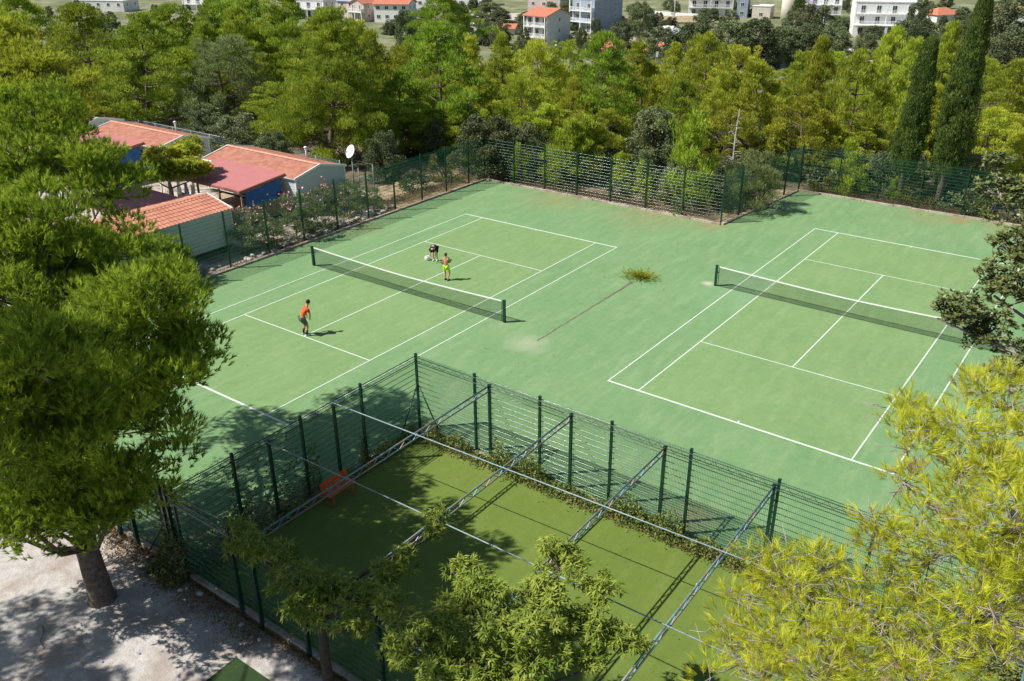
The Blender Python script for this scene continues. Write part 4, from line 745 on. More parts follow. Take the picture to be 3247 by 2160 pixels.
proto('pineg',7,9,4.2,M['grey'],300,170,.22,.07,domep,.06,lobes=14,cr=(.42,.8),trunk_r=.2,flat=.8)
for sd in (8,9,19): proto('oak',sd,5,2.4,M['oak'],210,200,.13,.11,domep,.03,gap=.8,cr=(.40,.72),up=.2,out=.9,rnd=.7,flat=.85,shape='quad',trunk_r=.12,shell=.6)
for sd in (10,11): proto('young',sd,5,1.3,M['needle_young'],150,170,.22,.065,lambda t:(1-t)**.6*(.55+.45*min(1,t*4)),.05,cr=(.22,.42),up=1.2,out=.5,rnd=.3,flat=1.5,trunk_r=.06)
proto('tamarisk',12,4.7,1.5,M['grey'],150,240,.22,.032,domep,.22,cr=(.3,.5),up=.8,out=.4,rnd=.4,flat=1.2,trunk_r=.07)
proto('shrub',13,1.6,.9,M['weed'],60,170,.15,.07,domep,.05,cr=(.2,.36),up=.5,out=.7,rnd=.6,shape='quad',trunk_r=.03)
proto('shrub',23,1.6,.9,M['oak'],60,190,.12,.08,domep,.05,cr=(.2,.36),up=.4,out=.7,rnd=.6,shape='quad',trunk_r=.03)
proto('oleander',16,2.6,1.15,M['oleander'],90,190,.20,.05,domep,.05,cr=(.22,.38),up=.9,out=.6,rnd=.5,shape='quad',trunk_r=.03)
def place_tree(kind,x,y,z,h,r,label,idx=0,group=None,name='pine_tree',cat='pine tree',bloom=False):
    tb,cr,H,Rr=PROTO[kind][idx%len(PROTO[kind])]
    t=thing(name,label,cat,(x,y,z-.05),random.random()*6.28,group)
    t.scale=(r/Rr,r/Rr,h/H)
    a=link(bpy.data.objects.new('trunk',tb),t); b=link(bpy.data.objects.new('crown',cr),t)
    return t
NM={'pine':('pine_tree','pine tree'),'pined':('pine_tree','pine tree'),'pinet':('pine_tree','pine tree'),'pineg':('pine_tree','pine tree'),'oak':('holm_oak','oak tree'),'young':('young_pine','young pine'),'tamarisk':('tamarisk_bush','bush')}
for i,(k,x,y,z,h,r,lab) in enumerate(TREES):
    kk=k
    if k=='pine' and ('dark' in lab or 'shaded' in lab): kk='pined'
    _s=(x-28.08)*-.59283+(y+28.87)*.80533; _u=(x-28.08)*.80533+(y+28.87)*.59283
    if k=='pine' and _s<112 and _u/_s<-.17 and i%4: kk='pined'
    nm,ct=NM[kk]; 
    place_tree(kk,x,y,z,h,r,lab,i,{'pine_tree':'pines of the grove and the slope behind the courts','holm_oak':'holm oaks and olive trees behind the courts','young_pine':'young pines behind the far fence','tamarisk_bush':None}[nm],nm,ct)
# low shrubs along the outside of the far fences
SH=[(10.6,30.2,1.3,"leafy shrub at the inner corner of the right far fence"),(12.0,30.4,1.1,"low shrub between the inner corner shrub and the young pine"),(13.4,30.6,1.6,"green shrub left of the young yellow green pine"),(15.6,30.9,1.2,"shrub just left of the shorter cypress"),
(17.9,30.6,1.9,"shrub filling the gap between the cypress trunks"),(20.4,30.4,1.8,"shrub right of the taller cypress trunk"),(21.6,30.3,1.5,"shrub near the right end of the far kerb"),(-6.2,20.6,1.1,"small shrub at the far left corner behind the fence"),(-3.0,20.6,.9,"low shrub under the left one of the close young pines"),(.2,20.5,1.2,"low shrub under the right one of the close young pines"),(3.2,20.6,1.4,"low shrub behind the middle of the far fence"),(5.4,20.7,1.5,"low shrub behind the shiny part of the fence"),(7.2,22.0,1.0,"dry shrub inside the fence corner"),(8.0,27.2,1.2,"weedy shrub behind the short side fence"),(-11.2,17.5,1.8,"shrub left of the far left fence corner"),(-12.3,14.5,1.6,"shrub behind the dry grass strip"),(24.3,30.6,2.2,"shrub at the right end of the far fence"),(11.2,32.0,2.2,"taller shrub behind the inner corner shrub"),(-9.2,21.5,2.0,"shrub below the big holm oak")]
for i,(x,y,h,lab) in enumerate(SH): place_tree('shrub',x,y,0,h,h*.62,lab,i,'low shrubs outside the far fences','shrub','shrub')
# oleanders and yellow green bushes along the left fence
OL=[(-11.3,-.2,2.5,1.3,"grey green oleander bush nearest to the tiled mobile home"),(-10.9,2.7,2.8,1.25,"pink flowered oleander in front of the blue tarpaulin"),(-11.3,1.2,1.5,.8,"low bush between the first two oleanders"),(-11.0,5.1,2.7,1.1,"oleander with red blooms before the pale gable wall"),(-11.6,4.0,1.4,.9,"low yellow green bush under the gable wall"),(-11.5,7.6,2.2,1.0,"bush between the gable wall and the tube frame"),(-12.6,9.0,1.9,.9,"dark bush behind the tube frame"),(-11.0,9.2,1.6,.7,"thin bush beside the tube frame")]
for i,(x,y,h,r,lab) in enumerate(OL):
    t=place_tree('oleander',x,y,0,h,r,lab,0,'bushes along the left court fence','oleander_bush','bush')
    if i in (1,3,0):
        rng=np.random.default_rng(40+i); k=70; P=np.stack([rng.normal(0,.55,k),rng.normal(0,.55,k),2.1+rng.normal(0,.32,k)],1)
        me=leafmesh('blossoms',P,rdirs(k,rng),rdirs(k,rng),.13,.12,rng.random(k),M['pink'],'quad'); link(bpy.data.objects.new('blossoms',me),t)
# ---- cypresses
def cypress(x,y,h,r,seed,label,lean):
    rng=np.random.default_rng(seed); t=thing('cypress_tree',label,'cypress',(x,y,-.05),0,'cypresses behind the right court')
    tb=MB(); tb.tube([(0,0,-.2),(0,0,.3),(lean[0]*.2,lean[1]*.2,h*.4),(lean[0],lean[1],h*.9)],[.30,.22,.16,.03],10)
    for k in range(5):
        a=k*1.3; tb.tube([(0,0,.6+.1*k),(math.cos(a)*.3,math.sin(a)*.3,1.6+.2*k),(math.cos(a)*.5,math.sin(a)*.5,2.9)],[.06,.05,.02],5)
    tb.build('trunk',M['barkdark'],t)
    cs=[];rs=[]
    n=780
    for i in range(n):
        f=rng.random()**.9; z=2.1+(h-2.1)*f; env=r*(min(1,(f*3.2+.38))*(1-f)**.55*1.22+.07)
        th=rng.random()*2*PI; q=env*(.62+.38*rng.random())*(1+.16*math.sin(3*th+9*f+seed)+.12*math.sin(7*f*6+th*2)); cs.append((lean[0]*f+math.cos(th)*q,lean[1]*f+math.sin(th)*q,z)); rs.append(.17+.12*rng.random())
    P,D,T,N=clump_leaves(cs,rs,460,.14,.05,.9,.45,.35,.6,1.7,rng,.45)
    link(bpy.data.objects.new('crown',leafmesh('crown',P,D,N,.15*(.7+.6*rng.random(len(P))),.06,T,M['cypress'])),t)
cypress(16.0,30.3,9.9,.80,3,"shorter of the two dark columnar cypresses",(.15,.1))
cypress(18.35,30.5,12.5,.92,5,"taller of the two dark columnar cypresses, reaching the top edge",(.25,.1))
# dead tree
t=thing('dead_tree',"bare whitish dead pine between the bright young pine and the feathery bush",'dead tree',(6.7,24.6,0)); tb=MB(); rng=np.random.default_rng(5)
tb.tube([(0,0,-.2),(.05,0,2),(0,.05,4),(.1,0,5.9)],[.09,.07,.05,.015],6)
for k in range(26):
    z=1.8+3.9*k/26; a=rng.random()*6.28; L=.9-.45*k/26; tb.tube([(.04,0,z),(math.cos(a)*L*.6,math.sin(a)*L*.6,z+.05),(math.cos(a)*L,math.sin(a)*L,z-.12)],[.02,.014,.005],4)
tb.build('bare_trunk',M['barkwhite'],t)
# ---------------------------------------------------------------- near trees
def lobed_crown(lobes, rng, sub, subr, n_each, kind):
    cs=[];rs=[]
    for (x,y,z,r) in lobes:
        k=int(sub*(r/1.2)**2)+3
        for i in range(k):
            d=rdirs(1,rng)[0]
            if d[2]<-.45: d[2]*=-.6
            q=r*(.45+.6*rng.random()**.6); cs.append((x+d[0]*q,y+d[1]*q,z+d[2]*q*.85)); rs.append(subr[0]+(subr[1]-subr[0])*rng.random())
    return cs,rs
def tufts(cs,rs,rng,per,nn,L,W,up,spread=.55):
    """each clump carries `per` brush-like tufts of nn needles"""
    P=[];D=[];T=[];NN=[]
    for c,r in zip(cs,rs):
        k=max(3,int(per*(r/.5)**2)); d=rdirs(k,rng); d[:,2]=np.abs(d[:,2])*.9-.25; d=unit(d)
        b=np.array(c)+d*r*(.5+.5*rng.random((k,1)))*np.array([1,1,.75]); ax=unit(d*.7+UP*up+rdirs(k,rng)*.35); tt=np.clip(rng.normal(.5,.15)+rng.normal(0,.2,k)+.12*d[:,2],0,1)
        for j in range(nn):
            off=rng.random((k,1))*L*.9
            P.append(b+ax*off); D.append(unit(ax+rdirs(k,rng)*spread)); NN.append(unit(d+UP*.3+rdirs(k,rng)*.6)); T.append(np.clip(tt+rng.normal(0,.1,k),0,1))
    return np.concatenate(P),np.concatenate(D),np.concatenate(T),np.concatenate(NN)
def near_tree(name,label,cat,loc,trunk,trad,lobes,seed,mat,sub,subr,per,nn,L,W,up,spread,bark='bark',group=None,twigs=True,limbr=.09,droop=0):
    rng=np.random.default_rng(seed); t=thing(name,label,cat,loc,0,group)
    loc=np.array(loc); lobes=[(x-loc[0],y-loc[1],z-loc[2],r) for x,y,z,r in lobes]
    cs,rs=lobed_crown(lobes,rng,sub,subr,0,0)
    tb=MB(); tb.tube(trunk,trad,12)
    # limbs: trunk -> lobe centre -> clumps
    for (x,y,z,r) in lobes:
        t0=min((Vector(p) for p in trunk),key=lambda q:abs(q.z-(z-1.0-.3*Vector((x-q.x,y-q.y,0)).length)))
        c=Vector((x,y,z-.15*r)); mid=t0.lerp(c,.5)+Vector((rng.normal()*.15,rng.normal()*.15,-.25-droop)); tb.tube([t0,mid,c],[limbr,limbr*.7,limbr*.4],6)
    for c,r in zip(cs,rs):
        lx=min(lobes,key=lambda q:(q[0]-c[0])**2+(q[1]-c[1])**2+(q[2]-c[2])**2); o=Vector(lx[:3]); c=Vector(c)
        mid=o.lerp(c,.5)+Vector((rng.normal()*.05,rng.normal()*.05,-.05)); tb.tube([o,mid,c],[limbr*.33,limbr*.22,limbr*.10],4)
    tb.build('trunk',M[bark],t)
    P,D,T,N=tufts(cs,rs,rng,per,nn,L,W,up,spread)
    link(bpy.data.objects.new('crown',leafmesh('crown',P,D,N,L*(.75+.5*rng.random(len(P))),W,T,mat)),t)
    return t,cs,rs
near_tree('pine_tree',"huge dark green pine at the left with its thick trunk standing in the gravel",'pine tree',(8.3,-20.9,0),
 [(0,0,-.3),(0,0,.2),(-.15,.02,1.6),(-.55,.3,3.2),(-1.3,.9,5.2),(-2.3,1.6,7.2),(-3.6,2.6,9)],[.46,.33,.28,.25,.2,.15,.08],
 LOBES['L1']+[(8.0,-20.0,5.2,1.5),(6.0,-19.5,7.5,2.0),(4.6,-18.6,9.0,1.6),(10.6,-19.4,6.6,.8),(9.6,-19.2,8.0,1.1),(7.6,-20.6,3.9,1.2),(10.5,-20.8,6.8,1.3)],21,M['needle_near'],18,(.38,.60),58,12,.165,.027,.75,.55)
near_tree('pine_tree',"yellow green pine at the left edge beyond the huge one, covering the tiled mobile home",'pine tree',(-22.9,-5.0,0),
 [(0,0,-.3),(0,0,2),(.1,.1,5),(0,.3,7.5)],[.35,.26,.18,.08],LOBES['L2']+[(-22.9,-5,6.4,2.2),(-24,-4.0,5.4,2.2)],22,M['needle_far'],24,(.4,.6),40,9,.20,.04,.8,.5,'bark','pines left of the courts')
near_tree('pine_tree',"small rounded dark pine in front of the tiled mobile home, right of the huge pine",'pine tree',(-10.6,-6.3,0),
 [(0,0,-.2),(0,0,1.0),(.1,.1,2)],[.16,.12,.05],[(-10.6,-6.3,1.75,1.1),(-10.2,-5.7,1.2,.8),(-11.1,-6.9,1.3,.9),(-10.3,-6.9,.9,.7),(-10.9,-5.6,1.0,.7)],23,M['needle_near'],34,(.25,.40),60,9,.17,.034,.9,.5,'bark',limbr=.05)
t_rp,cs_rp,rs_rp=near_tree('pine_tree',"close yellow pine with long needles and grey twigs in the bottom right corner",'pine tree',(31.8,-19.6,0),
 [(0,0,-.3),(0,0,2),(-.1,.1,5),(-.3,.0,7.5),(-1.0,.0,9.2),(-2.2,.2,10.6)],[.3,.24,.2,.14,.09,.04],LOBES['RP'],24,M['needle_yel'],95,(.12,.22),75,24,.115,.0066,.45,.55,'barkgrey',limbr=.026)
# bare twigs and cones in the close pine
rng=np.random.default_rng(77); tb=MB()
for c in cs_rp:
    if rng.random()<.8:
        for k in range(3):
            c0=Vector(c)+Vector(rng.normal(size=3)*.10); d=Vector(rdirs(1,rng)[0]); d.z=abs(d.z)*.5
            tb.tube([c0,c0+d*.12+Vector(rng.normal(size=3)*.02),c0+d*.26+Vector(rng.normal(size=3)*.05)],[.006,.0045,.0025],4)
tb.build('dead_twigs',M['barkgrey'],t_rp)
for i in range(26):
    c=cs_rp[int(rng.random()*len(cs_rp))]; cb=MB(); o=Vector(c)+Vector(rng.normal(size=3)*.07)
    for k in range(6):
        cb.ell((o.x,o.y,o.z+.012*k-.03),(.024*(1-abs(k-2)/6),.024*(1-abs(k-2)/6),.012),7,4)
    cb.build('pine_cone',M['cone'],t_rp)
P,D,T,N=tufts([c for i,c in enumerate(cs_rp) if i%6==0],[r*.9 for i,r in enumerate(rs_rp) if i%6==0],np.random.default_rng(78),60,22,.11,.0055,-.1,.7)
link(bpy.data.objects.new('dry_needles',leafmesh('dry_needles',P,D,N,.11*(.7+.5*np.random.default_rng(1).random(len(P))),.0055,T,M['dry'])),t_rp)
# broadleaf trees: rosettes of leaves on twig ends
def broad_tree(name,label,cat,loc,trunk,trad,lobes,seed,mat,sub,subr,per,leaf,LW,droop,bark='bark',group=None,limbr=.06,updown=.2):
    rng=np.random.default_rng(seed); t=thing(name,label,cat,loc,0,group); loc=np.array(loc)
    lobes=[(x-loc[0],y-loc[1],z-loc[2],r) for x,y,z,r in lobes]
    cs,rs=lobed_crown(lobes,rng,sub,subr,0,0); tb=MB(); tb.tube(trunk,trad,10)
    for (x,y,z,r) in lobes:
        t0=min((Vector(p) for p in trunk),key=lambda q:abs(q.z-(z-.6-.2*Vector((x-q.x,y-q.y,0)).length)))
        c=Vector((x,y,z-.2*r)); mid=t0.lerp(c,.5)+Vector((rng.normal()*.1,rng.normal()*.1,-.1)); tb.tube([t0,mid,c],[limbr,limbr*.7,limbr*.4],6)
    for c,r in zip(cs,rs):
        lx=min(lobes,key=lambda q:(q[0]-c[0])**2+(q[1]-c[1])**2+(q[2]-c[2])**2); o=Vector(lx[:3]); tb.tube([o,o.lerp(Vector(c),.5)+Vector((0,0,-.03)),c],[limbr*.3,limbr*.2,limbr*.08],4)
    tb.build('trunk',M[bark],t)
    P=[];D=[];N=[];T=[]
    for c,r in zip(cs,rs):
        k=max(4,int(per*(r/.3)**2)); d=rdirs(k,rng); d[:,2]=np.abs(d[:,2])*1.1-.35; d=unit(d); b=np.array(c)+d*r*(.55+.45*rng.random((k,1)))
        ttc=rng.normal(.5,.18)
        for j in range(leaf):
            h=rdirs(k,rng); h[:,2]*=.35; dd=unit(unit(h)+d*.5+UP*(updown-droop*rng.random((k,1)))); P.append(b); D.append(dd); N.append(unit(UP+rdirs(k,rng)*.35)); T.append(np.clip(ttc+rng.normal(0,.2,k),0,1))
    P=np.concatenate(P);D=np.concatenate(D);N=np.concatenate(N);T=np.concatenate(T)
    link(bpy.data.objects.new('crown',leafmesh('crown',P,D,N,LW[0]*(.7+.6*rng.random(len(P))),LW[1],T,mat,'quad')),t); return t
broad_tree('broadleaf_tree',"sunlit leafy tree with long drooping leaves at the bottom centre",'tree',(19.9,-18.6,0),[(0,0,-.2),(0,0,1),(.1,.1,2.2),(.2,.2,3)],[.16,.13,.10,.05],[(x,y,z,r*.86) for x,y,z,r in LOBES['CB']],31,M['broad'],62,(.13,.24),30,9,(.15,.034),1.7,group='leafy trees hanging over the fenced turf')
broad_tree('broadleaf_tree',"shaded dark leafy tree draped over the front fence, left of the sunlit one",'tree',(15.6,-19.4,0),[(0,0,-.2),(0,0,1),(-.1,.1,2.0),(0,0,2.7)],[.14,.12,.09,.05],[(x,y,z,r*(.55 if x>16.3 else .9)) for x,y,z,r in LOBES['CA']],32,M['broad'],60,(.15,.26),26,8,(.15,.034),1.7,'barkdark',group='leafy trees hanging over the fenced turf')
broad_tree('broadleaf_tree',"dark small leaved tree reaching in from the right edge over the right court",'tree',(31.6,-11.0,0),[(0,0,-.2),(0,0,3),(-.3,-.2,6),(-1.4,-.5,8.5),(-3.0,-.9,11)],[.26,.22,.16,.09,.04],[(x,y,z,r*.88) for x,y,z,r in LOBES['RB']],33,M['broadr'],80,(.13,.22),32,8,(.085,.052),.5,'barkgrey',updown=.3)
# yellow green feathery tree beside the mobile homes with bare pollard trunk
broad_tree('feathery_tree',"yellow green feathery tree between the two rows of red roofs, beside the lamp",'tree',(-20.2,.9,0),[(0,0,-.2),(.05,0,1),(-.05,.05,1.8),(0,0,2.3)],[.16,.14,.13,.08],
 [(-20.2,.9,3.0,.9),(-21.2,.4,2.9,.8),(-19.2,1.5,3.0,.85),(-20.9,1.9,3.3,.8),(-19.9,-.1,2.7,.7),(-18.7,2.2,2.8,.55),(-21.9,1.4,3.3,.7),(-20.2,2.6,3.6,.6)],34,M['lime'],34,(.28,.42),22,8,(.30,.07),.7,'barkgrey')
broad_tree('feathery_tree',"yellow topped small tree in front of the grey gable of the middle mobile home",'tree',(-24.6,5.4,0),[(0,0,-.2),(0,0,1.5),(0,0,2.4)],[.10,.08,.05],[(-24.6,5.4,2.9,.7),(-24.2,6.1,3.2,.55),(-25.1,4.8,2.7,.5)],35,M['lime'],22,(.25,.38),14,7,(.26,.07),.6,'barkgrey')

proto('pinehigh',33,17.5,3.8,M['needle_dark'],190,190,.24,.08,sinp,.5,lobes=9,cr=(.5,.85),shell=.7,up=.9,trunk_r=.3)  # crown for unseen pines, added only to cast shade into the front left
place_tree('pinehigh',9.8,-26.2,0,17.5,3.8,"unseen tall pine with a bare trunk, added out of view to shade the gravel yard and the draped tree",0)
place_tree('pinehigh',2.6,-30.6,0,13.5,3.4,"second unseen pine with a bare trunk, added out of view to dapple the gravel yard with shade",0)
# ---------------------------------------------------------------- ground
CAM=(28.0854448,-28.8743317,16.4020324); FH=(-.59283,.80533)
def T(s):
    if s<85: return 0.
    if s<240: return -.086*(s-85)
    return -.086*155+(s-240)*.02
def sheet(name,poly,z,mat,label=None):
    mb=MB(); mb.add([(x,y,z) for x,y in poly],[tuple(range(len(poly)))]); o=mb.build(name,mat); return struct(o)
mb=MB(); nu,ns=60,90
uu=[-900+1800*i/nu for i in range(nu+1)]; ss=[-120]+[-60+ (j/(ns-1))**1.5*1500 for j in range(ns)]
rg=np.random.default_rng(3); vs=[]
for s in ss:
    for u in uu:
        x=CAM[0]+FH[0]*s+FH[1]*u; y=CAM[1]+FH[1]*s-FH[0]*u
        z=T(s)-.06+(0 if s<95 else .5*math.sin(x*.06)*math.cos(y*.05)*min(1,(s-95)/60))
        vs.append((x,y,z))
mb.add(vs,[(j*(nu+1)+i,j*(nu+1)+i+1,(j+1)*(nu+1)+i+1,(j+1)*(nu+1)+i) for j in range(len(ss)-1) for i in range(nu)],True)
# two materials: dry forest floor near, pale hillside far
mb.mi=[1 if ss[k//nu]>120 else 0 for k in range(len(mb.f))]
struct(mb.build('ground',[M['soil'],M['tgrass']]))
sheet('tennis_court_surface',[(-9.45,-18.75),(9.25,-18.75),(9.25,-9.25),(27.6,-9.25),(27.6,28.95),(9.9,29.0),(8.62,19.0),(-9.45,19.05)],0,M['turf'])
sheet('fenced_turf',[(9.62,-18.8),(30.7,-18.8),(30.7,-9.7),(9.62,-9.7)],.004,M['olive'])
sheet('gravel_yard',[(-30,-60),(40,-60),(40,-19.12),(-30,-19.12)],-.02,M['gravel'])
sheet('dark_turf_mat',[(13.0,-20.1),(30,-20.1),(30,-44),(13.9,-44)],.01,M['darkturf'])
sheet('path',[(-13.4,-19.1),(-9.7,-19.1),(-9.7,9.6),(-13.4,9.6)],-.02,M['path'])
sheet('mobile_home_yard',[(-60,-19),(-13.4,-19),(-13.4,12.4),(-60,12.4)],-.03,M['path'])
sheet('dry_grass_strip',[(-13.3,9.62),(-9.7,9.62),(-9.7,19.3),(-12,20.3),(-15,15)],-.02,M['drygrass'])
sheet('dry_grass_corner',[(8.75,19.3),(9.7,28.9),(3.5,28),(2.5,20.5),(4,19.4)],-.02,M['drygrass'])
# kerbs
def kerb(p,q,w=.16,h=.10,z=-.04,rng=np.random.default_rng(9)):
    p=Vector((*p,0));q=Vector((*q,0)); d=(q-p); L=d.length; d/=L; nn=Vector((-d.y,d.x,0)); mb=MB(); n=int(L/1.0); 
    for i in range(n):
        a=p+d*(L*i/n+.012); b=p+d*(L*(i+1)/n-.012); o=nn*(rng.normal()*.012); hh=h+rng.normal()*.008
        vs=[a+o-nn*w/2,b+o-nn*w/2,b+o+nn*w/2,a+o+nn*w/2]
        mb.add([(v.x,v.y,z) for v in vs]+[(v.x,v.y,hh) for v in vs],[(4,5,6,7),(0,1,5,4),(1,2,6,5),(2,3,7,6),(3,0,4,7)])
    return struct(mb.build('kerb',M['concrete']))
kerb((-9.53,-18.8),(-9.53,19.05)); kerb((-9.45,19.13),(8.55,19.08)); kerb((8.66,19.1),(9.8,28.95)); kerb((9.8,29.08),(27.6,29.03))
kerb((-9.4,-18.92),(30.8,-18.92)); kerb((9.42,-9.3),(9.42,-18.8),.14,.05); kerb((9.5,-9.35),(30.8,-9.35),.14,.05)
# court lines
def court_lines(ox,oy,rot):
    L,Wd,Sg,Sv=23.77/2,10.97/2,8.23/2,6.40; w=.056; mb=MB()
    mb2=MB(); mb2.add([(-Sg,-L,.004),(Sg,-L,.004),(Sg,L,.004),(-Sg,L,.004)],[(0,1,2,3)]); o=struct(mb2.build('court_playing_area',M['turfc'])); o.location=(ox,oy,0); o.rotation_euler=(0,0,rot)
    def r(x0,x1,y0,y1): mb.add([(x0,y0,.009),(x1,y0,.009),(x1,y1,.009),(x0,y1,.009)],[(0,1,2,3)])
    for y in (-L,L): r(-Wd-w/2,Wd+w/2,y-.05,y+.05)
    for x in (-Wd,-Sg,Sg,Wd): r(x-w/2,x+w/2,-L+.05,L-.05)
    for y in (-Sv,Sv): r(-Sg+w/2,Sg-w/2,y-w/2,y+w/2)
    r(-w/2,w/2,-Sv+w/2,-w/2-.01); r(-w/2,w/2,w/2-.03,Sv-w/2)
    for y,s in ((-L,1),(L,-1)): r(-w/2,w/2,min(y+s*.05,y+s*.18),max(y+s*.05,y+s*.18))
    o=struct(mb.build('court_lines',M['line'])); o.location=(ox,oy,0); o.rotation_euler=(0,0,rot)
C2=(18.81,9.674,-.01338)
court_lines(0,0,0); court_lines(*C2)
# ---------------------------------------------------------------- tennis nets
def net(label,loc,rot,white_base=False):
    t=thing('tennis_net',label,'tennis net',loc,rot)
    for s in (-1,1):
        mb=MB(); mb.box(s*6.4-.055,s*6.4+.055,-.055,.055,-.02,1.08); mb.box(s*6.4-.062,s*6.4+.062,-.062,.062,1.08,1.10)
        mb.tube([(s*6.32,-.06,.72),(s*6.32,.12,.72)],.02,6); mb.tube([(s*6.27,0,.03),(s*6.27,0,1.04)],.014,6); mb.build('post',M['green'],t)
    top=lambda x: .914+(1.065-.914)*(abs(x)/6.3)**1.5*1.0
    mb=MB(); n=276; X=6.25
    for i in range(n+1):
        x=-X+2*X*i/n; mb.bar((x,0,.03),(x,0,top(x)),.0048)
    for k in range(1,20):
        f=k/20; pts=[(-X+2*X*j/14,0,.03+(top(-X+2*X*j/14)-.03)*f) for j in range(15)]; mb.tube(pts,.0034,4,False)
    mb.build('netting',M['cord'],t)
    mb=MB(); k=24
    for i in range(k):
        x0=-X+2*X*i/k;x1=-X+2*X*(i+1)/k; z0,z1=top(x0),top(x1)
        mb.add([(x0,-.012,z0-.055),(x1,-.012,z1-.055),(x1,-.012,z1),(x0,-.012,z0),(x0,.012,z0-.055),(x1,.012,z1-.055),(x1,.012,z1),(x0,.012,z0)],[(0,1,2,3),(7,6,5,4),(3,2,6,7),(0,4,5,1)])
    mb.build('headband',M['white'],t)
    mb=MB(); mb.tube([(-X,0,.035)]+[(-X+2*X*j/10,.0,.03) for j in range(1,10)]+[(X,0,.035)],.008,5); mb.build('lower_cord',M['cord'],t)
    return t
net("green posted net of the left court, where three people play",(0,0,0),0)
net("green posted net of the empty right court, partly hidden by branches",(C2[0],C2[1],0),C2[2])
# ---------------------------------------------------------------- fences
PANEL={}
def panel_mesh(L,H,mat,vs=.05,hs=.2,vr=.0024,hr=.0058,z0=.06):
    key=(round(L,2),H,vs,mat.name)
    if key in PANEL: return PANEL[key]
    mb=MB(); n=max(2,int(L/vs))
    for i in range(n+1):
        x=.03+(L-.06)*i/n; mb.bar((x,0,z0),(x,0,H),vr*2)
    z=z0+.02
    while z<H:
        for y in (-.008,.008): mb.tube([(.02,y,z),(L-.02,y,z)],hr,6,True,False)
        z+=hs
    PANEL[key]=mb.mesh('mesh_panel',mat); return PANEL[key]
def fence(label,p0,p1,offs,H=3.0,PH=None,post_w=.07,toprails=True,extra=(),extraH=2.75,vs=.05,hs=.2,name='mesh_fence',skip_ends=(False,False),hr=.0058,vr=.0024):
    p0=Vector((*p0,0));p1=Vector((*p1,0)); d=p1-p0; L=d.length; ang=math.atan2(d.y,d.x)
    t=thing(name,label,'fence',p0,ang); PH=PH or H-.06
    offs=sorted(offs)
    for i,o in enumerate(offs):
        if (i==0 and skip_ends[0]) or (i==len(offs)-1 and skip_ends[1]): continue
        mb=MB(); mb.box(o-post_w/2,o+post_w/2,-post_w/2,post_w/2,-.1,H); mb.box(o-post_w/2-.006,o+post_w/2+.006,-post_w/2-.006,post_w/2+.006,H,H+.03)
        z=.3
        while z<H: mb.box(o-post_w/2-.012,o+post_w/2+.012,-post_w/2-.014,-post_w/2,z,z+.03); z+=.4
        mb.build('post',M['green'],t)
    for o in extra:
        mb=MB(); mb.box(o-.042,o+.042,-.042,.042,-.1,extraH); mb.box(o-.056,o+.056,-.056,.056,extraH,extraH+.025); mb.build('post',M['green'],t)
    for a,b in zip(offs[:-1],offs[1:]):
        o=link(bpy.data.objects.new('mesh_panel',panel_mesh(b-a,PH,M['wire'],vs,hs,vr,hr)),t); o.location=(a,post_w/2+.012,0)
    if toprails:
        mb=MB()
        for z in (H-.10,H-.30): mb.tube([(offs[0],-.05,z)]+[(o+ .0,-.05,z-.02*(i%2)) for i,o in enumerate(offs[1:-1])]+[(offs[-1],-.05,z)],.016,5)
        o0=offs[0]; k=int((offs[-1]-o0)/.35)
        for i in range(k): x=o0+.35*i; mb.tube([(x,-.05,H-.10),(x+.175,-.05,H-.30)],.006,3,False,False); mb.tube([(x+.175,-.05,H-.30),(x+.35,-.05,H-.10)],.006,3,False,False)
        mb.build('top_rail',M['green'],t)
    return t
yl=[-18.9,-16.2,-13.5,-10.8,-8.1,-5.45,-2.85,-.22,2.33,4.95,7.55,9.95,12.55,15.05,17.5,19.3]
fence("long green mesh fence on the left side of the left court",(-9.74,-18.9),(-9.74,19.3),[y+18.9 for y in yl],3.1,toprails=False,post_w=.075,hr=.006)
fence("green mesh fence at the far end of the left court with shiny wires",(-9.74,19.35),(8.45,19.35),[2.6*i for i in range(8)],3.1,toprails=False,post_w=.075,skip_ends=(True,False),hr=.0098,vs=.10,vr=.0018)
fence("short green mesh fence joining the two far fences",(8.45,19.35),(9.75,29.3),[0,2.1,5.1,7.95,10.03],3.1,toprails=False,post_w=.085,skip_ends=(True,False))
fence("green mesh fence at the far end of the right court in front of the cypresses",(9.75,29.3),(27.7,29.25),[2.56*i for i in range(8)],3.1,toprails=False,post_w=.075,skip_ends=(True,False))
fence("green mesh fence on the right side of the right court, outside the branches",(27.7,29.25),(27.7,-9.2),[2.6*i for i in range(15)]+[38.45],3.1,toprails=False,skip_ends=(True,True))
f1=fence("green mesh fence between the left court and the fenced olive turf",(9.42,-9.2),(9.42,-18.95),[0,2.7,5.25,7.78,9.75],2.98,post_w=.075,extra=(3.9,6.5),hs=.2,hr=.006)
f2=fence("green mesh fence between the right court and the fenced olive turf",(9.42,-9.18),(30.9,-9.18),[0,2.6,5.25,7.88,10.48,13.05,15.6,18.18,20.8,21.4],2.98,post_w=.075,extra=(3.22,6.44,9.66,12.93,16.18),skip_ends=(True,False),vr=.003,hr=.007)
f3=fence("green mesh fence along the front of the fenced olive turf beside the gravel",(9.2,-19.02),(30.9,-19.02),[0,2.7,5.3,7.9,10.5,13.1,15.7,18.4,21.4],3.08,post_w=.09,extra=(3.5,),extraH=2.3)
f4=fence("green mesh fence at the front of the left court behind the huge pine",(-9.74,-19.02),(8.95,-19.02),[0,2.65,5.3,7.95,10.6,13.25,15.9,16.8,18.69],3.0,post_w=.10,skip_ends=(True,False))
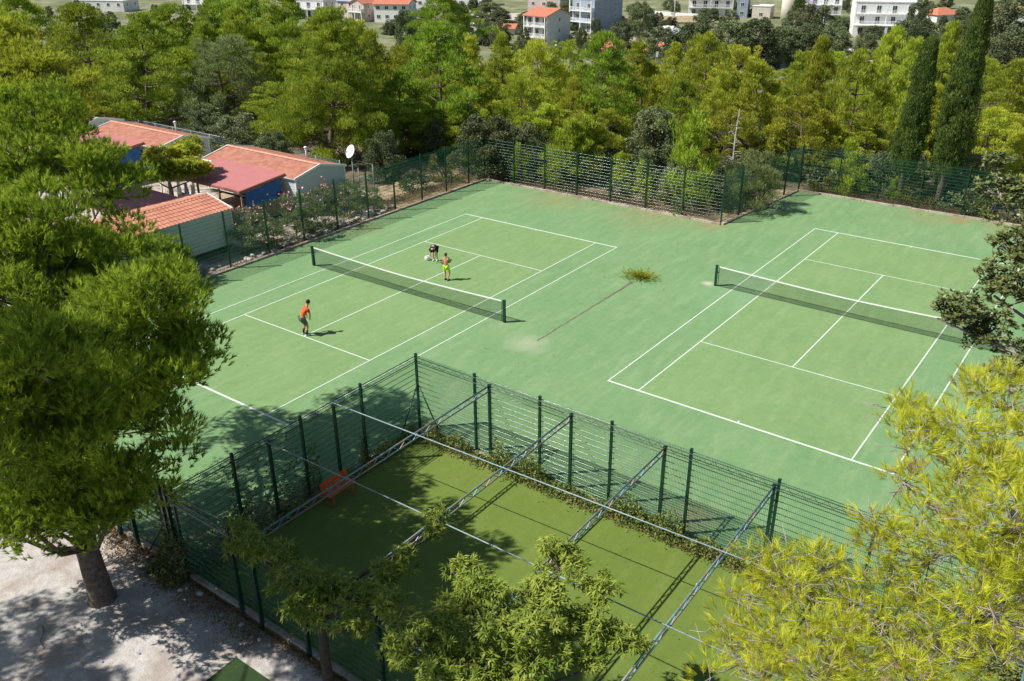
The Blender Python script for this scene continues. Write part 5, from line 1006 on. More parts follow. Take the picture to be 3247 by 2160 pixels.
for t,a in ((f1,[((.03,0,1.75),(1.25,.12,.0))]),(f2,[((.03,0,1.75),(1.15,-.12,0))]),(f4,[((18.66,0,1.7),(17.4,-.1,0))]),(f3,[((.03,0,1.6),(1.3,.3,0))])):
    for p,q in a: mb=MB(); mb.tube([p,q],.028,6); mb.build('brace',M['green'],t)
# overhead frame of trusses and rails above the fenced turf
t=thing('overhead_frame',"blue grey steel frame of beams and thin rails spanning above the fenced olive turf",'steel frame',(9.42,-9.2,0))
def truss(p,q,name='beam'):
    mb=MB(); p=Vector(p);q=Vector(q); d=(q-p); L=d.length; u=d/L; side=Vector((-u.y,u.x,0))*.035
    for s in (-1,1):
        mb.tube([p+side*s*.0+Vector((0,0,0)),q],.030,6) if s>0 else mb.tube([p+Vector((0,0,-.20)),q+Vector((0,0,-.20))],.024,6)
    n=int(L/.55); 
    for i in range(n): a=p+u*(L*i/n); b=p+u*(L*(i+.5)/n); c=p+u*(L*(i+1)/n); mb.tube([a,b+Vector((0,0,-.20)),c],.013,4,False,False)
    mb.build(name,M['beam'],t)
for x in (3.22,6.44,9.66,12.93,16.18,19.4): truss((x,0,2.74),(x,-9.8,2.74))
truss((-.3,-9.82,2.72),(21.3,-9.82,2.72),'front_beam')
for y,y2 in ((-3.85,-3.1),(-6.6,-6.25)):
    mb=MB(); mb.tube([(0,y,2.80),(21.3,y2,2.80)],.018,6); mb.build('rail',M['rail'],t)
# wire fence behind the mobile homes
t=thing('wire_fence',"low grey wire fence with a top rail behind the mobile homes",'fence',(-55,12.9,0)); mb=MB(); mb.tube([(0,0,1.55),(37.5,-.25,1.55)],.03,5); 
for i in range(16): 
    m2=MB(); m2.tube([(2.5*i,-.017*i,-.1),(2.5*i,-.017*i,1.62)],.035,6); m2.build('post',M['rail'],t)
mb.build('top_rail',M['rail'],t); mb=MB()
for i in range(375): mb.bar((.1*i,-.00067*i,.05),(.1*i,-.00067*i,1.5),.008)
for k in range(8): mb.bar((0,0,.1+.19*k),(37.5,-.25,.1+.19*k),.01)
mb.build('wire_mesh',M['rail'],t)
# tube gate frame
t=thing('gate_frame',"grey tube gate frame standing beside the left court fence, right of the satellite dish",'gate',(-12.9,10.0,0),.08); mb=MB()
mb.tube([(0,0,-.1),(0,0,2.7),(1.25,0,2.7),(1.25,0,0)],.035,6); mb.tube([(0,0,1.7),(1.25,0,1.7)],.02,6); mb.build('frame',M['rail'],t)
o=link(bpy.data.objects.new('mesh_panel',panel_mesh(1.25,1.7,M['wire'])),t)
# ---------------------------------------------------------------- creepers, weeds, litter
def scatter(name,label,cat,pts,hs,L,W,mat,dens,seed,up=.5,kind='stuff',shape='quad'):
    rng=np.random.default_rng(seed); P=[]
    for (x0,y0,x1,y1,wd,h,n) in pts:
        f=rng.random(n); c=np.stack([x0+(x1-x0)*f,y0+(y1-y0)*f],1); dx,dy=(x1-x0),(y1-y0); l=math.hypot(dx,dy); nx,ny=-dy/l,dx/l
        o=rng.normal(0,wd,n); mod=.55+.45*np.sin(f*l*1.7)+.5*np.sin(f*l*4.1+1); z=np.abs(rng.random(n)*h*np.clip(mod,.15,1.5)*np.exp(-(o/wd)**2*.6)); P.append(np.stack([c[:,0]+nx*o,c[:,1]+ny*o,z+.01],1))
    P=np.concatenate(P); n=len(P); D=unit(rdirs(n,rng)+UP*up); o=link(bpy.data.objects.new(name,leafmesh(name,P,D,rdirs(n,rng),L*(.6+.8*rng.random(n)),W,rng.random(n),mat,shape))); return tag(o,label,cat,kind=kind)
scatter('creeper',"green creeper growing along the foot of the fence beside the olive turf",'creeper',[(9.9,-9.55,30.5,-9.5,.20,.52,16000),(13,-9.5,16,-9.5,.15,.95,2500),(18,-9.5,20,-9.5,.15,.85,1800),(9.65,-9.7,9.7,-13,.13,.5,2000),(9.6,-14.8,9.6,-18.8,.13,.35,1200)],0,.085,.055,M['creeper'],1,51)
scatter('ivy',"dark ivy climbing the fence corner and posts behind the gravel",'ivy',[(8.6,-18.95,9.5,-18.95,.12,2.6,2600),(8.3,-19.0,9.6,-19.1,.3,.5,3000),(9.35,-16.6,9.35,-17.4,.05,2.4,700),(9.35,-14.6,9.35,-18.9,.05,2.6,1300),(9.4,-11.8,9.4,-12.1,.08,.9,300),(9.4,-13.9,9.4,-14.6,.05,1.9,500)],0,.10,.07,M['broadr'],1,52)
scatter('leaf_litter',"brown leaf litter along the kerbs and fence feet",'leaf litter',[(9.9,-9.72,27,-9.72,.10,.05,7000),(9.7,-10,9.7,-18.5,.12,.04,2500),(4,-19.2,13,-19.2,.35,.06,7000),(13,-19.1,20,-19.1,.12,.05,2500),(-9.9,-6,-9.9,10,.22,.05,5000),(-11.5,-2,-11.5,8,.5,.05,2500),(9.1,-14,9.1,-18.7,.25,.03,1800)],0,.06,.04,M['dry'],1,53,.2)
scatter('dry_grass',"straw coloured dry grass outside the left fence and in the fence corner",'dry grass',[(-11.0,10,-10.6,19,.5,.22,9000),(-10,19.9,8,20.0,.3,.25,9000),(5,20.5,8.6,26,.9,.30,6000),(10,29.9,27,29.9,.35,.35,9000)],0,.20,.012,M['dry'],1,54,1.5,shape='tri')
scatter('fallen_leaves',"sparse brown leaves blown over the court and the olive turf",'fallen leaves',[(-8.6,-18,-8.6,18,.35,.01,500),(-8,18.4,8,18.4,.4,.01,350),(9.8,27.6,9.8,20,.35,.01,260),(10,28.4,26,28.4,.3,.01,300),(9.8,-15,27,-15,2.6,.01,420),(9.8,-8.7,27,-8.7,.25,.01,350),(-8,-14,8,-14,2.5,.01,220),(8.75,-5,8.75,15,1.8,.01,160)],0,.055,.035,M['dry'],1,55,.1)
# crack in the turf with weeds at its end
rng=np.random.default_rng(61); mb=MB(); y=-.75; L=[];Rr_=[]
while y<7.9:
    f=(y+.75)/8.65; w=.020+.035*f**2+rng.random()*.015+(.03 if f>.93 else 0); x=8.75+.03*f+rng.normal()*.012; L.append((x-w,y,.006)); Rr_.append((x+w,y,.006)); y+=.13
n=len(L); mb.add(L+Rr_,[(i,n+i,n+i+1,i+1) for i in range(n-1)]); struct(mb.build('turf_seam',M['bark']))
t=thing('weed_clump',"ragged clump of weeds growing at the end of the dark seam between the courts",'weeds',(8.75,8.6,0)); 
k=900; a=rng.random(k)*6.28; rr=np.abs(rng.normal(0,.5,k)); P=np.stack([np.cos(a)*rr*1.0,np.sin(a)*rr*.75,.02+.14*np.exp(-rr*2)*rng.random(k)],1); D=unit(np.stack([np.cos(a)+rng.normal(0,.4,k),np.sin(a)+rng.normal(0,.4,k),.15+.5*rng.random(k)],1))
link(bpy.data.objects.new('leaves',leafmesh('leaves',P,D,unit(UP+rdirs(k,rng)*.4),.26,.035,rng.random(k),M['lime'],'quad')),t); mb=MB()
for i in range(6): a_=rng.random()*6.28; r_=.5+.5*rng.random(); mb.tube([(0,0,.03),(math.cos(a_)*r_*.5,math.sin(a_)*r_*.4,.12),(math.cos(a_)*r_,math.sin(a_)*r_*.8,.04)],[.014,.01,.004],4)
mb.build('stems',M['darkwood'],t)
# stones along the left fence
rng=np.random.default_rng(62)
def stone(x,y,s,label,group=None,z=0):
    mb=MB(); n,m=8,6; mb.ell((0,0,0),(s*1.0,s*.75,s*.5),n,m,False); mb.v=[(v[0]*(1+rng.normal()*.09),v[1]*(1+rng.normal()*.09),v[2]*(1+rng.normal()*.09)) for v in mb.v]; o=mb.build('stone',M['stone']); o.location=(x,y,s*.3+z); o.rotation_euler=(0,0,rng.random()*3); return tag(o,label,'stone',group)
for i in range(40): stone(-10.15+rng.normal()*.22,-4+rng.random()*15,.10+.13*rng.random(),"pale rubble stone lying along the left court fence",'rubble stones along the left fence')
for i in range(12): stone(9.0+rng.random()*4.5,-19.25-rng.random()*.25,.04+.07*rng.random(),"small stone in the gravel at the foot of the front fence",'small stones along the front fence')
stone(-10.4,8.3,.42,"largest flat pale rock beside the left court fence below the tube frame")
for i,(x,y) in enumerate([(10.8,-21.5),(10.3,-22.2)]):
    mb=MB(); mb.add([(0,0,0),(.14,.02,.012),(.15,.06,.01),(.03,.07,.02)],[(0,1,2,3)]); o=mb.build('paper_scrap',M['bluewall']); o.location=(x,y,.0); tag(o,["pale scrap of litter on the gravel, right one of two","pale scrap of litter on the gravel, left one of two"][i],'litter')
# fallen branch on gravel
mb=MB(); mb.tube([(0,0,.02),(.3,-.1,.03),(.5,-.3,.02),(.85,-.4,.02)],[.018,.015,.011,.006],6); o=mb.build('fallen_branch',M['bark']); o.location=(8.0,-22.4,0); tag(o,"thin fallen branch on the gravel in front of the huge pine trunk",'branch')
# balls
for i,(x,y) in enumerate([(13.2,-12.3),(21.2,-11.0),(9.95,-13.05),(10.6,-16.6)]):
    mb=MB(); mb.ell((0,0,.033),(.035,.035,.033),10,7); o=mb.build('ball',M['line']); o.location=(x,y,.005); tag(o,["white ball on the shaded olive turf near the far corner","white ball on the sunlit olive turf by the creeper","white ball beside the orange bench","white ball on the shaded turf near the front corner"][i],'ball')
# orange bench
t=thing('bench',"small orange bench standing in shade beside the fence of the olive turf",'bench',(10.08,-13.9,0)); 
mb=MB()
for k in range(3): mb.box(-.02+.12*k,.08+.12*k,-.56,.56,.38,.41)
mb.build('seat',M['orange'],t); mb=MB()
for k in range(2):
    a,b,c,d=-.06-.02*k,-.08-.02*k,.48+.13*k,.59+.13*k
    mb.add([(a,-.56,c),(a,.56,c),(b,.56,d),(b,-.56,d),(a-.03,-.56,c),(a-.03,.56,c),(b-.03,.56,d),(b-.03,-.56,d)],[(0,1,2,3),(7,6,5,4),(3,2,6,7),(0,4,5,1),(0,3,7,4),(1,5,6,2)])
mb.build('backrest',M['orange'],t)
for y in (-.42,.42):
    mb=MB(); mb.tube([(.33,y,0),(.28,y,.38),(-.02,y,.38),(-.10,y,.72)],.018,6); mb.tube([(-.15,y,0),(-.02,y,.38)],.018,6); mb.tube([(-.2,y,.012),(.38,y,.012)],.015,6); mb.build('leg',M['orange'],t)
fence("green mesh fence closing the right end of the olive turf, behind the close pine",(30.9,-9.2),(30.9,-19.0),[0,2.45,4.9,7.35,9.8],2.98,post_w=.10,toprails=False,skip_ends=(True,True))
# ---------------------------------------------------------------- mobile homes
def siding_wall(mb,p,q,z0,z1,board=.16,proud=.018,zt=None):
    """lapped boards from p to q (2d); zt(f) gives the wall top along it"""
    p=Vector(p);q=Vector(q); d=(q-p).normalized(); nx,ny=d.y,-d.x; z=z0; n=8
    while z<z1:
        zz=min(z+board,z1)
        # clip against the top line
        fs=[f/n for f in range(n+1)]
        for a,b in zip(fs[:-1],fs[1:]):
            ta=zt(a) if zt else z1; tb=zt(b) if zt else z1
            if z>=max(ta,tb): continue
            A=p.lerp(q,a);B=p.lerp(q,b); za=min(zz,ta); zb=min(zz,tb); z_a=min(z,ta);z_b=min(z,tb)
            mb.add([(A.x+nx*proud,A.y+ny*proud,z_a),(B.x+nx*proud,B.y+ny*proud,z_b),(B.x,B.y,zb),(A.x,A.y,za)],[(0,1,2,3)])
            mb.add([(A.x,A.y,z_a),(B.x,B.y,z_b),(B.x+nx*proud,B.y+ny*proud,z_b),(A.x+nx*proud,A.y+ny*proud,z_a)],[(0,1,2,3)])
        z+=board
def roof_slope(mb,a0,a1,b0,b1,wave=.028,period=.22,step=.36,sdrop=.018):
    """a0-a1 ridge line, b0-b1 eave line; corrugated courses"""
    a0,a1,b0,b1=map(Vector,(a0,a1,b0,b1)); L=(a1-a0).length; S=(b0-a0).length; nu=max(8,int(L/period*6)); rows=max(2,int(S/step)); vs=[];fs=[]
    for r in range(rows):
        for e in (0,1):
            f=(r+e)/rows
            for i in range(nu+1):
                u=i/nu; p=a0.lerp(a1,u).lerp(b0.lerp(b1,u),f); p.z+=wave*abs(math.cos(PI*u*L/period))**.8+(sdrop*(1-e)*0+sdrop*e); vs.append(p)
    for r in range(rows):
        o=r*2*(nu+1)
        for i in range(nu): fs.append((o+i,o+i+1,o+nu+1+i+1,o+nu+1+i))
        if r<rows-1:
            o2=o+nu+1; o3=o+2*(nu+1)
            for i in range(nu): fs.append((o2+i,o2+i+1,o3+i+1,o3+i))
    mb.add(vs,fs)
def window_obj(parent,name,c,w,h,nrm,fw=.05,frame='white'):
    """c centre, nrm 'x','-x','y','-y' outward"""
    ang={'y':PI,'-y':0,'x':PI/2,'-x':-PI/2}[nrm]
    mb=MB(); 
    for (x0,x1,z0,z1) in ((-w/2,w/2,-h/2,-h/2+fw),(-w/2,w/2,h/2-fw,h/2),(-w/2,-w/2+fw,-h/2+fw,h/2-fw),(w/2-fw,w/2,-h/2+fw,h/2-fw),(-fw*.4,fw*.4,-h/2+fw,h/2-fw)): mb.box(x0,x1,-.045,-.0,z0,z1)
    o=mb.build(name,M[frame],parent); o.location=c; o.rotation_euler=(0,0,ang)
    mb=MB(); mb.add([(-w/2+fw,-.015,-h/2+fw),(w/2-fw,-.015,-h/2+fw),(w/2-fw,-.015,h/2-fw),(-w/2+fw,-.015,h/2-fw)],[(0,1,2,3)]); mb.build('pane',M['glass'],o); return o
def mobile_home(label,loc,rz,L,W,tiled,awn=True,flue=True,eave=2.45,ridge=2.92,windows=(),ov=.06,seed=0):
    """long axis local -X from the gable at x=0 ; y from 0 (awning side) to W"""
    t=thing('mobile_home',label,'mobile home',loc,rz,'mobile homes with red roofs')
    mb=MB(); z0=.45
    zt=lambda f: eave+(ridge-eave)*(1-abs(f-.5)*2)-.02
    siding_wall(mb,(0,0),(0,W),z0,ridge,zt=zt); siding_wall(mb,(-L,W),(-L,0),z0,ridge,zt=zt); siding_wall(mb,(0,W),(-L,W),z0,eave-.02); siding_wall(mb,(-L,0),(0,0),z0,eave-.02)
    mb.add([(0,0,z0),(0,W,z0),(-L,W,z0),(-L,0,z0)],[(0,1,2,3)]); mb.build('wall',M['siding'],t)
    for x,y in ((0,0),(0,W),(-L,0),(-L,W)): mb=MB(); mb.box(x-.05,x+.05,y-.05,y+.05,z0-.05,eave-.03); mb.build('corner_trim',M['white'],t)
    mb=MB(); mb.box(-L+.15,-.15,.15,W-.15,.25,z0-.01); 
    for i in range(5):
        x=-.5-(L-1)*i/4
        for y in (.5,W-.5): mb.box(x-.15,x+.15,y-.15,y+.15,-.1,.25)
    mb.build('chassis',M['black'],t)
    r=MB(); m=M['tile'] if tiled else M['tileflat']; wv=.03 if tiled else .007; 
    roof_slope(r,(ov,W/2,ridge),(-L-ov,W/2,ridge),(ov,-.12,eave-.03),(-L-ov,-.12,eave-.03),wv,.24 if tiled else .20,.34,.02 if tiled else .006)
    roof_slope(r,(ov,W/2,ridge),(-L-ov,W/2,ridge),(ov,W+.12,eave-.03),(-L-ov,W+.12,eave-.03),wv,.24 if tiled else .20,.34,.02 if tiled else .006)
    ro=r.build('roof',m,t)
    mb=MB(); mb.add([(ov,W/2-.16,ridge+.01),(-L-ov,W/2-.16,ridge+.01),(-L-ov,W/2,ridge+.07),(ov,W/2,ridge+.07),(-L-ov,W/2+.16,ridge+.01),(ov,W/2+.16,ridge+.01)],[(0,1,2,3),(3,2,4,5)]); mb.build('ridge_cap',M['ridge'],ro)
    for x in (ov+.02,-L-ov-.02):
        mb=MB()
        for s in (0,1):
            y0,y1=(W/2,-.14) if s==0 else (W/2,W+.14); a=Vector((x,y0,ridge+.06));b=Vector((x,y1,eave+.03)); mb.add([a+Vector((-.04,0,0)),b+Vector((-.04,0,0)),b+Vector((.04,0,0)),a+Vector((.04,0,0)),a+Vector((-.04,0,-.14)),b+Vector((-.04,0,-.14)),b+Vector((.04,0,-.14)),a+Vector((.04,0,-.14))],[(0,1,2,3),(3,2,6,7),(4,5,1,0),(7,6,5,4),(1,5,6,2),(0,3,7,4)])
        mb.build('verge_trim',M['white'],ro)
    if not tiled:
        mb=MB(); mb.tube([(ov,-.13,eave-.06),(-L-ov,-.13,eave-.06)],.05,6); mb.build('gutter',M['white'],ro)
    if flue:
        fx=-2.6; mb=MB(); zf=ridge-.3; mb.tube([(fx,W*.80,zf),(fx,W*.80,zf+.75)],.055,8); mb.tube([(fx,W*.80,zf+.62),(fx,W*.80,zf+.68)],.085,8); mb.tube([(fx,W*.80,zf+.75),(fx,W*.80,zf+.80),(fx,W*.80,zf+.86)],[.12,.13,.05],8); mb.build('flue_pipe',M['white'],t)
    for (side,a,z,w,h) in windows:
        c={'x':(.03,a,z),'-y':(a,-.03,z),'y':(a,W+.03,z)}[side]; window_obj(t,'window',c,w,h,side)
    return t
h1=mobile_home("front mobile home with the dark red awning, blue tarpaulin and satellite dish",(-13.75,5.45,0),0,9.1,4.1,False,windows=[('-y',-2.5,1.6,1.2,1.0),('-y',-5.5,1.3,1.6,1.7)])
h3=mobile_home("middle mobile home of the row, its gable hidden by the yellow topped tree",(-28.2,5.5,0),0,9.1,4.1,False,windows=[('-y',-2.5,1.6,1.2,1.0)])
h4=mobile_home("last mobile home of the row, half hidden behind the left pine",(-39.6,5.6,0),0,9.1,4.1,False)
h2=mobile_home("nearest mobile home with ribbed orange tiles and pale green siding",(-11.9,-.85,0),PI/2,9,4.1,True,flue=False,windows=[('-y',-5.2,1.75,.9,.75),('-y',-3.9,1.75,.45,.35)])
h2.rotation_euler=(0,0,PI/2)
# h2: local -X -> world -Y ; local y (0..W) -> world -x
def veranda(label,home,x0,x1,y0,y1,zi,zo,tarp=True):
    """lean-to roof from the wall line y1 (high) to y0 (low); standing on posts with a railing"""
    t=thing('veranda',label,'veranda',(x1,y1,0),0,'verandas with dark red roofs'); Lx=x0-x1; D=y0-y1
    mb=MB(); mb.add([(0,0,zi),(Lx,0,zi),(Lx,D,zo),(0,D,zo),(0,0,zi-.05),(Lx,0,zi-.05),(Lx,D,zo-.05),(0,D,zo-.05)],[(3,2,1,0),(4,5,6,7),(0,1,5,4),(1,2,6,5),(2,3,7,6),(3,0,4,7)]); mb.build('roof',M['awning'],t)
    mb=MB(); mb.box(Lx,0.0,D-.04,D-.005,zo-.17,zo-.03); mb.add([(.005,0,zi-.02),(.005,D,zo-.02),(.005,D,zo-.17),(.005,0,zi-.17),(.04,0,zi-.02),(.04,D,zo-.02),(.04,D,zo-.17),(.04,0,zi-.17)],[(0,1,2,3),(7,6,5,4),(0,4,5,1),(3,2,6,7)]); mb.build('fascia',M['redmetal'],t)
    n=4
    for i in range(n):
        x=-.12+(Lx+.24)*i/(n-1); mb=MB(); mb.box(x-.05,x+.05,D+.10,D+.20,-.1,zo-.06); mb.build('post',M['wood'],t)
    mb=MB(); mb.box(Lx,0,D+.05,-.1,.15,.30); mb.build('deck',M['wood'],t)
    mb=MB(); 
    for z in (.65,1.15): mb.box(Lx,-.1,D+.02,D+.06,z,z+.07)
    k=int(abs(Lx)/.13)
    for i in range(k): x=-.15+(Lx+.2)*i/k; mb.box(x-.04,x+.04,D-.02,D+.018,.3,1.2)
    for z in (.65,1.15): mb.box(.0,.04,D,-.15,z,z+.07)
    for i in range(int(abs(D)/.13)): y=D+.1+.13*i; mb.box(.042,.075,y-.04,y+.04,.3,1.2)
    mb.build('railing',M['wood'],t)
    if tarp:
        mb=MB(); nx,nz=10,8; vs=[]
        for j in range(nz+1):
            for i in range(nx+1):
                y=-.45+(D+.75)*i/nx; top=zi-.2+(zo-zi)*(-y/ -D if D else 0)*1.0; top=zi-.2+(zo-zi)*(y/D); z=top+(1.1-top)*j/nz; vs.append((.06+.03*math.sin(i*1.3+j*.9)+.02*math.sin(j*2.1),y,z))
        mb.add(vs,[(j*(nx+1)+i,j*(nx+1)+i+1,(j+1)*(nx+1)+i+1,(j+1)*(nx+1)+i) for j in range(nz) for i in range(nx)],True); mb.build('blue_tarpaulin',M['blue'],t)
    return t
veranda("dark red veranda roof of the front mobile home with a blue tarpaulin at its end",h1,-21.4,-14.75,2.0,5.52,2.62,2.28)
veranda("dark red veranda roof of the middle mobile home, blue tarpaulin in the shade",h3,-37.0,-30.0,2.2,5.55,2.62,2.28)
veranda("dark red veranda roof at the left behind the nearest tiled mobile home",h2,-21.5,-16.4,-4.6,-1.1,2.42,2.20,False)
# satellite dish
t=thing('satellite_dish',"white satellite dish on a pole at the corner of the front mobile home",'satellite dish',(-13.25,9.85,0)); mb=MB(); mb.tube([(0,0,-.1),(0,0,3.25)],.035,6); mb.tube([(0,0,3.2),(0,-.12,3.3)],.03,5); mb.build('pole',M['rail'],t)
mb=MB(); mat=Matrix.Rotation(math.radians(2),3,'Z')@Matrix.Rotation(math.radians(62),3,'X'); vs=[(0,0,-.08)]; rings=5; sg=22
for r in range(1,rings+1):
    for k in range(sg): a=2*PI*k/sg; q=r/rings; vs.append((.34*q*math.cos(a),.44*q*math.sin(a),-.08+.12*q*q))
vs=[mat@Vector(v) for v in vs]; fs=[(0,1+k,1+(k+1)%sg) for k in range(sg)]+[(1+(r-1)*sg+k,1+r*sg+k,1+r*sg+(k+1)%sg,1+(r-1)*sg+(k+1)%sg) for r in range(1,rings) for k in range(sg)]
mb.add([(v.x,v.y-.08,v.z+3.35) for v in vs],fs,True); o=mb.build('dish',M['white'],t); sm=o.modifiers.new('s','SOLIDIFY'); sm.thickness=.02
mb=MB(); e=mat@Vector((0,-.1,.45)); mb.tube([(0,-.05,3.1),(e.x*.6,e.y*.9-.1,3.15),(e.x,e.y,3.35+e.z*.4)],.014,5); mb.ell((e.x,e.y,3.36+e.z*.4),(.04,.05,.04),8,6); mb.build('feed_arm',M['rail'],t)
# street lamp
t=thing('street_lamp',"white headed street lamp among the feathery tree's leaves",'lamp',(-20.3,-1.1,0)); mb=MB(); mb.tube([(0,0,-.1),(0,0,3.3),(.1,.1,3.5),(.45,.35,3.55)],[.05,.04,.035,.03],6); mb.build('pole',M['rail'],t); mb=MB(); mb.ell((.62,.48,3.56),(.26,.20,.07),12,6,True,Matrix.Rotation(.65,3,'Z')); mb.build('lamp_head',M['white'],t)
# small pipe marker by fence near first bush
t=thing('standpipe',"pale standpipe rising left of the front veranda roof",'pipe',(-22.3,1.6,0)); mb=MB(); mb.tube([(0,0,-.1),(0,0,2.0)],.045,8); mb.tube([(0,0,2.0),(0,0,2.06)],.07,8); mb.build('pipe_tube',M['white'],t)
# plastic chair with towel on the veranda
t=thing('plastic_chair',"white plastic chair with a towel hung over it on the front veranda",'chair',(-14.55,2.0,.30),.6); 
mb=MB(); mb.box(-.22,.22,-.22,.22,.42,.45); mb.build('seat',M['white'],t); mb=MB(); mb.box(-.22,.22,.19,.22,.45,.88); mb.build('backrest',M['white'],t)
for x in (-.2,.2):
    for y in (-.2,.2): mb=MB(); mb.tube([(x*1.1,y*1.1,0),(x,y,.43)],.018,6); mb.build('leg',M['white'],t)
for x in (-.24,.24): mb=MB(); mb.tube([(x,-.2,.44),(x,-.2,.65),(x,.2,.68)],.016,6); mb.build('armrest',M['white'],t)
def towel(label,loc,rz,w=.5,h=.45):
    mb=MB(); n=8; vs=[]
    for j,(y,z) in enumerate([(-.05,-h),(-.045,-h*.5),(-.03,-.03),(0,.015),(.03,-.03),(.045,-h*.5),(.05,-h*.9)]):
        for i in range(n+1): vs.append((-w/2+w*i/n,y+.012*math.sin(i*1.9+j),z+.01*math.sin(i*2.3)))
    mb.add(vs,[(j*(n+1)+i,j*(n+1)+i+1,(j+1)*(n+1)+i+1,(j+1)*(n+1)+i) for j in range(6) for i in range(n)],True); o=mb.build('towel',M['fuchsia']); o.location=loc; o.rotation_euler=(0,0,rz); return tag(o,label,'towel')
towel("pink towel over the back of the white plastic chair",(-14.67,2.17,1.2),.6,.4,.4)
towel("pink towel hanging at the right end of the blue tarpaulin",(-14.55,5.0,1.5),1.57,.45,.4)
for i,(x,c) in enumerate([(-20.9,'offwhite'),(-20.1,'bluewall'),(-19.4,'offwhite')]):
    mb=MB(); n=6; vs=[]
    for j in range(7):
        for k in range(n+1): vs.append((x-.22+.44*k/n,1.93+.03*math.sin(k*1.7+j),1.95-.85*j/6))
    mb.add(vs,[(j*(n+1)+k,j*(n+1)+k+1,(j+1)*(n+1)+k+1,(j+1)*(n+1)+k) for j in range(6) for k in range(n)],True); o=mb.build('laundry',M[c]); tag(o,["white laundry sheet hanging left of the others at the veranda edge","blue laundry sheet hanging between two white ones at the veranda edge","white laundry sheet hanging right of the others at the veranda edge"][i],'laundry')
# ---------------------------------------------------------------- people
def hull(J,E,name,mat,parent=None,sub=2,root=None):
    me=bpy.data.meshes.new(name); names=list(J); idx={k:i for i,k in enumerate(names)}
    me.from_pydata([J[k][0] for k in names],[(idx[a],idx[b]) for a,b in E],[]); o=bpy.data.objects.new(name,me); C.objects.link(o)
    sk=o.modifiers.new('skin','SKIN'); sl=me.skin_vertices[0].data
    for i,k in enumerate(names):
        r=J[k][1]; sl[i].radius=(r,r) if not isinstance(r,tuple) else r; sl[i].use_root=(k==(root or names[0]))
    sk.branch_smoothing=.6; su=o.modifiers.new('sub','SUBSURF'); su.levels=sub; su.render_levels=sub
    bpy.context.view_layer.update(); dg=bpy.context.evaluated_depsgraph_get(); m2=bpy.data.meshes.new_from_object(o.evaluated_get(dg)); m2.name=name
    C.objects.unlink(o); bpy.data.objects.remove(o)
    m2.materials.clear(); m2.materials.append(mat); m2.polygons.foreach_set('use_smooth',[True]*len(m2.polygons))
    return m2
